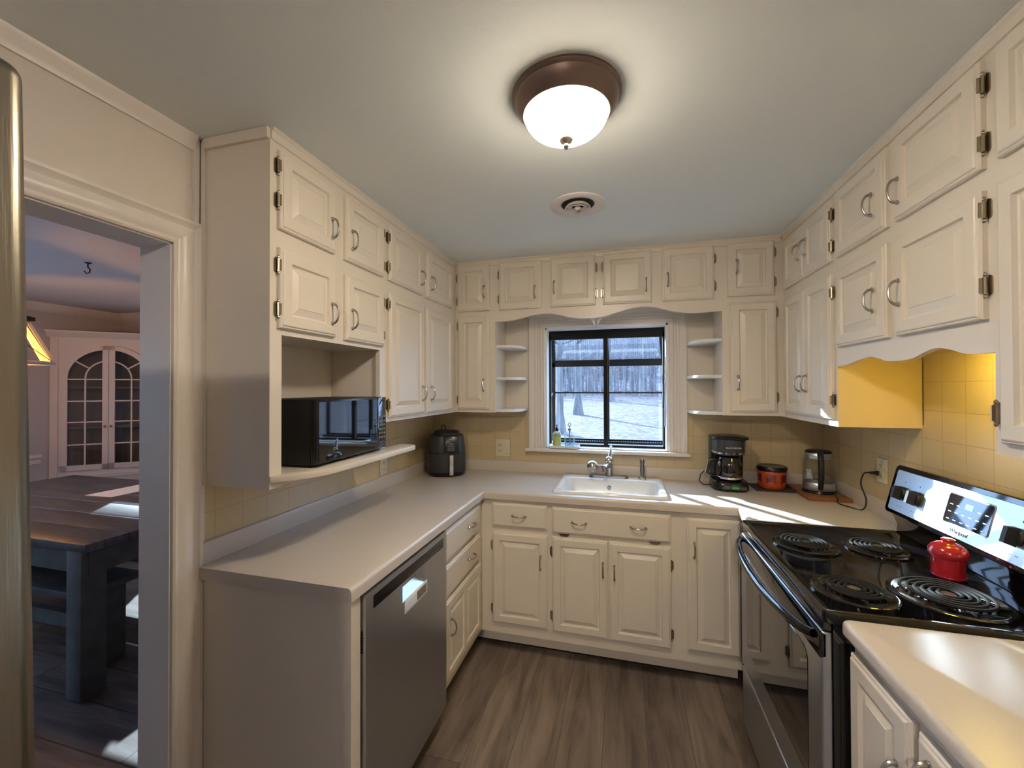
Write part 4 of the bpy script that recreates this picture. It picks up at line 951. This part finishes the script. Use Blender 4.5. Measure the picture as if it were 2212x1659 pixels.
# ------------------------------------------------------------------ DINING ROOM
struct('floor.001', MB().box(-4.1, -.062, -4.2, 1.4, -.1, 0), M['dfloor'])
struct('ceiling.001', MB().box(-4.1, -.062, -4.2, 1.4, H, H+.1), M['dceil'])
struct('wall_left_dining', MB().box(-4.12, -4.0, -4.2, -3.2, 0, H).box(-4.12, -4.0, -1.6, 1.4, 0, H).box(-4.12, -4.0, -3.2, -1.6, 0, .9).box(-4.12, -4.0, -3.2, -1.6, 2.0, H), M['lav'])
a = root('unseen_fill_window', (-4.06, -2.5, 1.0), 0, kind='structure')  # added unseen window that lets cool fill light into the dining room
fb = MB().box(-4.10, -4.03, -3.2, -1.6, .9, .95).box(-4.10, -4.03, -3.2, -1.6, 1.95, 2.0)
for y in (-3.2, -2.425, -1.65): fb.box(-4.10, -4.03, y, y+.05, .9, 2.0)
part('frame', fb, M['dtrim'], a, world=True)
part('pane', MB().box(-4.07, -4.065, -3.18, -1.62, .92, 1.98), M['glass'], a, world=True)
DB_ = .50
wx0, wx1, wz0, wz1 = -3.0, -1.85, .50, 1.64
struct('wall_back_dining', MB().box(-4.0, wx0, DB_, DB_+.12, 0, H).box(wx1, -.062, DB_, DB_+.12, 0, H).box(wx0, wx1, DB_, DB_+.12, 0, wz0).box(wx0, wx1, DB_, DB_+.12, wz1, H), M['lav'])
struct('wall_front_dining', MB().box(-4.0, -.123, -4.2, -4.08, 0, H), M['lav'])
struct('wall_right_dining', MB().box(-.123, -.062, .12, DB_+.12, 0, H).box(-.14,-.1235,-4.08,DY0-.01,0,H).box(-.14,-.1235,DY1+.01,DB_,0,H), M['lav'])
a = root('unseen_sun_window', (-2.5, DB_, wz0), 0, kind='structure')  # added out of view to throw the dining room sun patches
fb = MB().box(wx0, wx1, DB_+.02, DB_+.09, wz0, wz0+.05).box(wx0, wx1, DB_+.02, DB_+.09, wz1-.05, wz1)
fb.box(wx0, wx0+.62, DB_+.02, DB_+.09, .80, 1.45).box(wx0+.62, wx1, DB_+.02, DB_+.09, 1.15, 1.45)  # thick rails shaped to cut the sun into patches
for x in (wx0, wx0+.60, wx1-.05): fb.box(x, x+.05, DB_+.02, DB_+.09, wz0, wz1)
for z in (.8, 1.4): fb.box(wx0, wx1, DB_+.04, DB_+.06, z, z+.025)
part('frame', fb, M['dtrim'], a, world=True)
part('pane', MB().box(wx0+.02, wx1-.02, DB_+.048, DB_+.052, wz0+.03, wz1-.03), M['glass'], a, world=True)
# crown, chair rail, baseboard on the far dining wall
struct('trim_6', MB().prism([(-4.0,H),(-3.93,H),(-3.94,H-.02),(-3.965,H-.05),(-3.985,H-.075),(-4.0,H-.08)], 'y', -4.08, DB_), M['dtrim'])
struct('trim_7', MB().prism([(DB_,H),(DB_-.07,H),(DB_-.06,H-.02),(DB_-.035,H-.05),(DB_-.015,H-.075),(DB_,H-.08)], 'x', -3.93, -.14), M['dtrim'])
struct('trim_8', MB().prism([(-4.0,.79),(-3.985,.79),(-3.982,.83),(-3.965,.85),(-3.968,.875),(-4.0,.88)], 'y', -4.08, -.16), M['dtrim'])
struct('baseboard_left', MB().box(-4.0, -3.985, -4.08, -.16, 0, .12), M['dtrim'])
# corner china cabinet: faces diagonally
CA = Vector((-4.0, -.14, 0)); CBv = Vector((-2.72, 1.14, 0))
P0 = Vector((-3.99, -.10, 0)); ang = math.atan2(1, 1); wc = .86
ang = math.radians(43)
a = root('corner_china_cabinet', (P0.x, P0.y, 0), ang, 'white built-in corner cabinet with arched glass doors, in the dining room', 'cabinet')
ztop = 2.03; zlo = .66
mb = MB()
# frame face with arch opening; local -y is the front
AW = .355; cx = wc/2; zs0 = 1.60; z0 = .69   # half width of opening, spring line, sill
top_z = zs0+AW
N_ = 20
arch = [(cx+AW*math.cos(PI*k/N_), zs0+AW*math.sin(PI*k/N_)*.95) for k in range(N_+1)]   # right to left
def quad(p, q, r_, s_, y0=-.0, y1=.03):
    mb.add([(p[0],y0,p[1]),(q[0],y0,q[1]),(r_[0],y0,r_[1]),(s_[0],y0,s_[1]),(p[0],y1,p[1]),(q[0],y1,q[1]),(r_[0],y1,r_[1]),(s_[0],y1,s_[1])], [(0,1,2,3),(7,6,5,4),(0,4,5,1),(1,5,6,2),(2,6,7,3),(3,7,4,0)])
for k in range(N_):
    p, q = arch[k], arch[k+1]
    quad(q, p, (p[0], ztop), (q[0], ztop))
quad((.0,0),(cx-AW,0),(cx-AW,ztop),(.0,ztop)); quad((cx+AW,0),(wc,0),(wc,ztop),(cx+AW,ztop)); quad((cx-AW,0),(cx+AW,0),(cx+AW,z0),(cx-AW,z0))
part('face', mb, M['dtrim'], a)
mb = MB().prism([(-.05,ztop+.035),(-.05,ztop+.02),(-.03,ztop),(-.008,ztop-.02),(0,ztop-.03),(.03,ztop-.03),(.03,ztop+.035)], 'x', -.02, wc+.02)
mb.box(.03,.06,-.012,0,0,ztop-.03).box(wc-.06,wc-.03,-.012,0,0,ztop-.03).box(0,wc,-.02,0,z0-.075,z0-.05)
part('moulding', mb, M['dtrim'], a)
im = MB().add([(.045,.035,z0-.05),(cx,.37,z0-.05),(wc-.045,.035,z0-.05),(wc-.045,.035,top_z+.02),(cx,.37,top_z+.02),(.045,.035,top_z+.02)], [(0,1,4,5),(1,2,3,4),(0,2,1),(3,5,4)])
for zz in (z0-.02, 1.10, 1.50): im.prism([(.07,.04),(cx,.35),(wc-.07,.04)], 'z', zz, zz+.015)
part('interior', im, M['cabin'], a)
for sgn in (-1, 1):
    mb = MB(); r0 = AW-.003; st = .05
    def rim(r): return [(cx+sgn*r*math.cos(PI/2*k/10), zs0+r*.95*math.sin(PI/2*k/10)) for k in range(11)]
    A_, B_ = rim(r0), rim(r0-st)
    for k in range(10):
        p, q, r_, s_ = A_[k], A_[k+1], B_[k+1], B_[k]
        quad(p, q, r_, s_, -.018, .0)
    xo, xi = cx+sgn*r0, cx+sgn*.002
    quad((xo,z0+.003),(xo-sgn*st,z0+.003),(xo-sgn*st,zs0),(xo,zs0), -.018, 0)
    quad((xi,z0+.003),(xi+sgn*.045,z0+.003),(xi+sgn*.045,top_z-.03),(xi,top_z-.028), -.018, 0)
    quad((xi,z0+.003),(xo,z0+.003),(xo,z0+.055),(xi,z0+.055), -.018, 0)
    # muntins
    for zz in (.946, 1.167, 1.374, 1.590): quad((xi,zz-.006),(xo,zz-.006),(xo,zz+.006),(xi,zz+.006), -.012, -.002)
    xm_ = (xi+sgn*.045+xo-sgn*st)/2; quad((xm_-.006,z0),(xm_+.006,z0),(xm_+.006,zs0),(xm_-.006,zs0), -.012, -.002)
    rm = abs(xm_-cx)
    a1 = [(cx+sgn*(rm+.006)*math.cos(PI/2*k/10), zs0+(rm+.006)*math.sin(PI/2*k/10)) for k in range(11)]
    a2 = [(cx+sgn*(rm-.006)*math.cos(PI/2*k/10), zs0+(rm-.006)*math.sin(PI/2*k/10)) for k in range(11)]
    for k in range(10): quad(a1[k], a1[k+1], a2[k+1], a2[k], -.012, -.002)
    for an in (.60,):
        d = Vector((sgn*math.cos(an), math.sin(an))); nn = Vector((-d.y, d.x))*.006; p = Vector((cx, zs0))+d*rm; q = Vector((cx, zs0))+d*(r0-.03)
        quad(tuple(p+nn), tuple(q+nn), tuple(q-nn), tuple(p-nn), -.012, -.002)
    dd = part('door', mb, M['dtrim'], a)
    gl = MB(); g = [(cx+sgn*.03, z0+.02), (cx+sgn*(r0-.02), z0+.02)]+[(cx+sgn*(r0-.02)*math.cos(PI/2*k/10), zs0+(r0-.02)*.95*math.sin(PI/2*k/10)) for k in range(10)]+[(cx+sgn*.03, zs0+(r0-.02)*.95)]
    gl.prism(g, 'y', -.008, -.006); part('glass', gl, M['cglass'], dd)
    part('knob', MB().sphere((cx+sgn*.022,-.03,1.12), .012, seg=12).cyl((cx+sgn*.022,-.018,1.12),(cx+sgn*.022,-.03,1.12), .004), M['pewter'], dd)
# table
a = root('dining_table', (-2.1, -.9, 0), 0, 'blue grey farmhouse dining table seen through the doorway', 'table')
mb = MB()
ny = 6
for k in range(ny):
    y0 = -1.44+k*(1.10/ny); mb.box(-3.2, -1.09, y0+.002, y0+1.10/ny-.002, .722, .76)
tp = part('tabletop', mb, M['ttop'], a, world=True, bevel=.002)
part('apron', MB().box(-3.12,-1.14,-1.40,-1.37,.60,.722).box(-3.12,-1.14,-.41,-.38,.60,.722).box(-1.16,-1.13,-1.40,-.38,.60,.722).box(-3.13,-3.10,-1.40,-.38,.60,.722), M['tblue'], a, world=True)
for x in (-1.245, -3.145):
    for y in (-1.425, -.475): part('leg', MB().box(x, x+.105, y, y+.105, 0, .722), M['tblue'], a, world=True, bevel=.006)
def bench(y0, y1, x0, x1, label):
    a = root('dining_bench', ((x0+x1)/2, (y0+y1)/2, 0), 0, label, 'bench', 'benches at the dining table')
    part('seat', MB().box(x0, x1, y0, y1, .425, .46), M['tblue'], a, world=True, bevel=.004)
    for x in (x0+.06, x1-.11): part('leg', MB().box(x, x+.05, y0+.04, y1-.04, 0, .425), M['tblue'], a, world=True, bevel=.004)
    part('stretcher', MB().box(x0+.11, x1-.11, (y0+y1)/2-.02, (y0+y1)/2+.02, .18, .26), M['tblue'], a, world=True)
bench(-1.35, -1.06, -2.95, -1.30, 'blue grey bench tucked under the near side of the dining table')
bench(-.62, -.33, -2.95, -1.40, 'blue grey bench tucked under the far side of the dining table')
single('paper_sheet', MB().add([(-2.24,-.80,.7605),(-2.00,-.79,.7605),(-1.99,-.46,.7605),(-2.23,-.45,.7605),(-2.24,-.80,.7615),(-2.00,-.79,.7615),(-1.99,-.46,.7615),(-2.23,-.45,.7615)], [(0,3,2,1),(4,5,6,7),(0,1,5,4),(1,2,6,5),(2,3,7,6),(3,0,4,7)]), M['paper'], 'white sheet of paper lying on the dining table', 'paper')
# hook
single('ceiling_hook', MB().lathe([(.018,0),(.016,-.005),(.004,-.008)], (-1.994,-.928,H), 16).tube([(-1.994,-.928,H-.004),(-1.994,-.928,H-.03),(-1.98,-.924,H-.045),(-1.985,-.925,H-.066),(-2.005,-.931,H-.07),(-2.016,-.934,H-.055)], .004, 8), M['blackm'], 'small dark swag hook screwed into the dining room ceiling', 'hook')
# pendant lantern: truncated pyramid frame
px, py = -2.34, -1.24
pa, pb = .13, .21; z1_, z0_ = 1.915, 1.66
a = root('pendant_lantern', (px, py, z0_), 0, 'white framed lantern pendant glowing amber over the dining table', 'pendant light')
R45 = Matrix.Translation((px,py,0)) @ Matrix.Rotation(.45, 4, 'Z')
mb = MB(); ct_ = []
def bar(mb, p, q, r): mb.tube([p, q], r, 4, R45)
for sx_, sy_ in ((-1,-1),(1,-1),(1,1),(-1,1)):
    bar(mb, (sx_*pa, sy_*pa, z1_), (sx_*pb, sy_*pb, z0_), .012)
cs = [(-1,-1),(1,-1),(1,1),(-1,1)]
for i in range(4):
    p, q = cs[i], cs[(i+1) % 4]
    bar(mb, (p[0]*pa,p[1]*pa,z1_), (q[0]*pa,q[1]*pa,z1_), .012); bar(mb, (p[0]*pb,p[1]*pb,z0_), (q[0]*pb,q[1]*pb,z0_), .012)
part('frame', mb, M['dtrim'], a, world=True)
mb = MB()
for i in range(4):
    p, q = cs[i], cs[(i+1) % 4]
    bar(mb, (p[0]*pa,p[1]*pa,z1_), (q[0]*pb,q[1]*pb,z0_), .0025); bar(mb, (q[0]*pa,q[1]*pa,z1_), (p[0]*pb,p[1]*pb,z0_), .0025)
part('cross_wires', mb, M['blackm'], a, world=True)
part('cap', MB().loft([[(s*(pa+.02), t*(pa+.02), z1_+.01) for s, t in cs], [(s*(pa+.02), t*(pa+.02), z1_+.035) for s, t in cs], [(s*.03, t*.03, z1_+.07) for s, t in cs]], T=R45).cyl((px,py,z1_+.06),(px,py,H),.006), M['slate'], a, world=True)
for i in range(4):
    mb = MB(); p, q = cs[i], cs[(i+1) % 4]
    e = .011
    mb.add([(p[0]*(pa-e),p[1]*(pa-e),z1_-.008),(p[0]*(pb-e),p[1]*(pb-e),z0_+.008),(p[0]*(pb-e)*.86+q[0]*(pb-e)*.14,p[1]*(pb-e)*.86+q[1]*(pb-e)*.14,z0_+.008),(p[0]*(pa-e)*.86+q[0]*(pa-e)*.14,p[1]*(pa-e)*.86+q[1]*(pa-e)*.14,z1_-.008)], [(0,1,2,3)], R45)
    part('amber_lining', mb, M['amber'], a, world=True); mb = MB()
    mb.add([(q[0]*(pa-e),q[1]*(pa-e),z1_-.008),(q[0]*(pb-e),q[1]*(pb-e),z0_+.008),(q[0]*(pb-e)*.86+p[0]*(pb-e)*.14,q[1]*(pb-e)*.86+p[1]*(pb-e)*.14,z0_+.008),(q[0]*(pa-e)*.86+p[0]*(pa-e)*.14,q[1]*(pa-e)*.86+p[1]*(pa-e)*.14,z1_-.008)], [(0,1,2,3)], R45)
    part('amber_lining', mb, M['amber'], a, world=True)
part('bulb', MB().sphere((px,py,1.80), .03, (1,1,1.4), 16).cyl((px,py,1.83),(px,py,1.90),.012), M['plamp'], a, world=True)
# ------------------------------------------------------------------ OUTSIDE
gz = -.55
def gh(y): return gz if y < 18 else gz+1.55*min(1, (y-18)/42)
mb = MB(); yy = [DB_+.2]+[4+3*i for i in range(22)]; xx = [-40, -20, -8, 0, 8, 20, 40]
for j in range(len(yy)-1):
    for i in range(6):
        mb.add([(xx[i],yy[j],gh(yy[j])),(xx[i+1],yy[j],gh(yy[j])),(xx[i+1],yy[j+1],gh(yy[j+1])),(xx[i],yy[j+1],gh(yy[j+1]))], [(0,1,2,3)])
mb.add([(-40,.13,gz),(40,.13,gz),(40,DB_+.2,gz),(-40,DB_+.2,gz)], [(0,1,2,3)])
tg = single('leafy_ground', mb, M['leaves'], 'pale ground covered with fallen leaves, seen through the window', 'ground', kind='stuff', smooth=0)
mb = MB()
hx = [-45+7.5*i for i in range(13)]; hy = [58, 66, 76, 90, 110]; hz_ = [1.0, 3.5, 8, 14, 24]
for j in range(4):
    for i in range(12):
        def hv(i, j): return (hx[i], hy[j], hz_[j]+.8*math.sin(i*1.7+j)*(j > 0))
        mb.add([hv(i,j), hv(i+1,j), hv(i+1,j+1), hv(i,j+1)], [(0,1,2,3)])
single('wooded_hillside', mb, M['hill'], 'hazy blue wooded hillside rising behind the yard', 'hillside', kind='structure', smooth=60)
mb = MB(); rnd = random.Random(3)
for i in range(1500):
    y = rnd.uniform(46, 92); x = rnd.uniform(-26, 26)
    zg = gh(y) if y < 60 else 1+(y-60)*.27; h = rnd.uniform(4, 11); r = rnd.uniform(.03, .11)
    lean = rnd.uniform(-.06, .06)*h
    mb.tube([(x,y,zg-.3),(x+lean*.4,y,zg+h*.5),(x+lean,y,zg+h)], [r, r*.7, r*.2], 4)
    for k in range(4):
        zz = zg+h*rnd.uniform(.25, .9); l = rnd.uniform(.8, 2.6); s = rnd.choice((-1, 1))
        mb.tube([(x+lean*.5,y,zz),(x+lean*.5+s*l*.6,y+rnd.uniform(-.5,.5),zz+l*.35),(x+lean*.5+s*l,y,zz+l*.8)], [r*.45,r*.3,.01], 3)
single('woodland_thicket', mb, M['twig'], 'dense bare woodland thicket at the back of the yard', 'trees', kind='stuff', smooth=0)
def tree(x, y, r, h, m, label, seed, nb=9, lo=.35, group='bare trees in the yard'):
    rnd = random.Random(seed); zg = gh(y)-.03
    a = root('bare_tree', (x, y, zg), 0, label, 'tree', group)
    pts = []; rad = []
    for i in range(12):
        t = i/11; pts.append((rnd.uniform(-.12,.12)*t*r*6, 0, h*t)); rad.append(r*(1-.72*t)*(1+.9*math.exp(-t*30)))
    part('trunk', MB().tube(pts, rad, 12), m, a, smooth=60)
    mb = MB()
    for k in range(nb):
        t = rnd.uniform(lo, .95); p = Vector(pts[int(t*11)]); l = h*rnd.uniform(.15, .33)*(1.2-t); an = rnd.uniform(0, 2*PI); d = Vector((math.cos(an), math.sin(an), rnd.uniform(.2,.8)))
        pp = [p, p+d*l*.4+Vector((0,0,.1)), p+d*l*.75+Vector((rnd.uniform(-.3,.3),0,.05)), p+d*l+Vector((0,0,l*.15))]
        rb = r*(1-t)*.5+.012
        mb.tube(pp, [rb, rb*.7, rb*.4, .005], 6)
        for q in range(3):
            s = pp[rnd.choice((1,2))]; e = s+Vector((rnd.uniform(-1,1), rnd.uniform(-1,1), rnd.uniform(-.1,.8)))*l*.35
            mb.tube([s, (s+e)/2+Vector((0,0,.08)), e], [rb*.4, rb*.25, .004], 4)
    part('branches', mb, m, a, smooth=60)
tree(-1.42, 15.6, .17, 11, M['bark'], 'thick bare tree trunk nearest the left pane of the window', 11)
tree(-1.62, 25.0, .21, 13, M['bark'], 'bare tree with flared base right of the nearest trunk', 12)
tree(.0, 38.0, .30, 14, M['bark'], 'bare tree just right of the central window bar', 13, nb=6)
tree(3.60, 50.0, .14, 13, M['pbark'], 'slim pale trunk standing in the right half of the window view', 14, nb=5)
tree(-3.6, 46.0, .10, 12, M['pbark'], 'slim pale trunk standing behind the flared tree, left of centre', 15, nb=5)
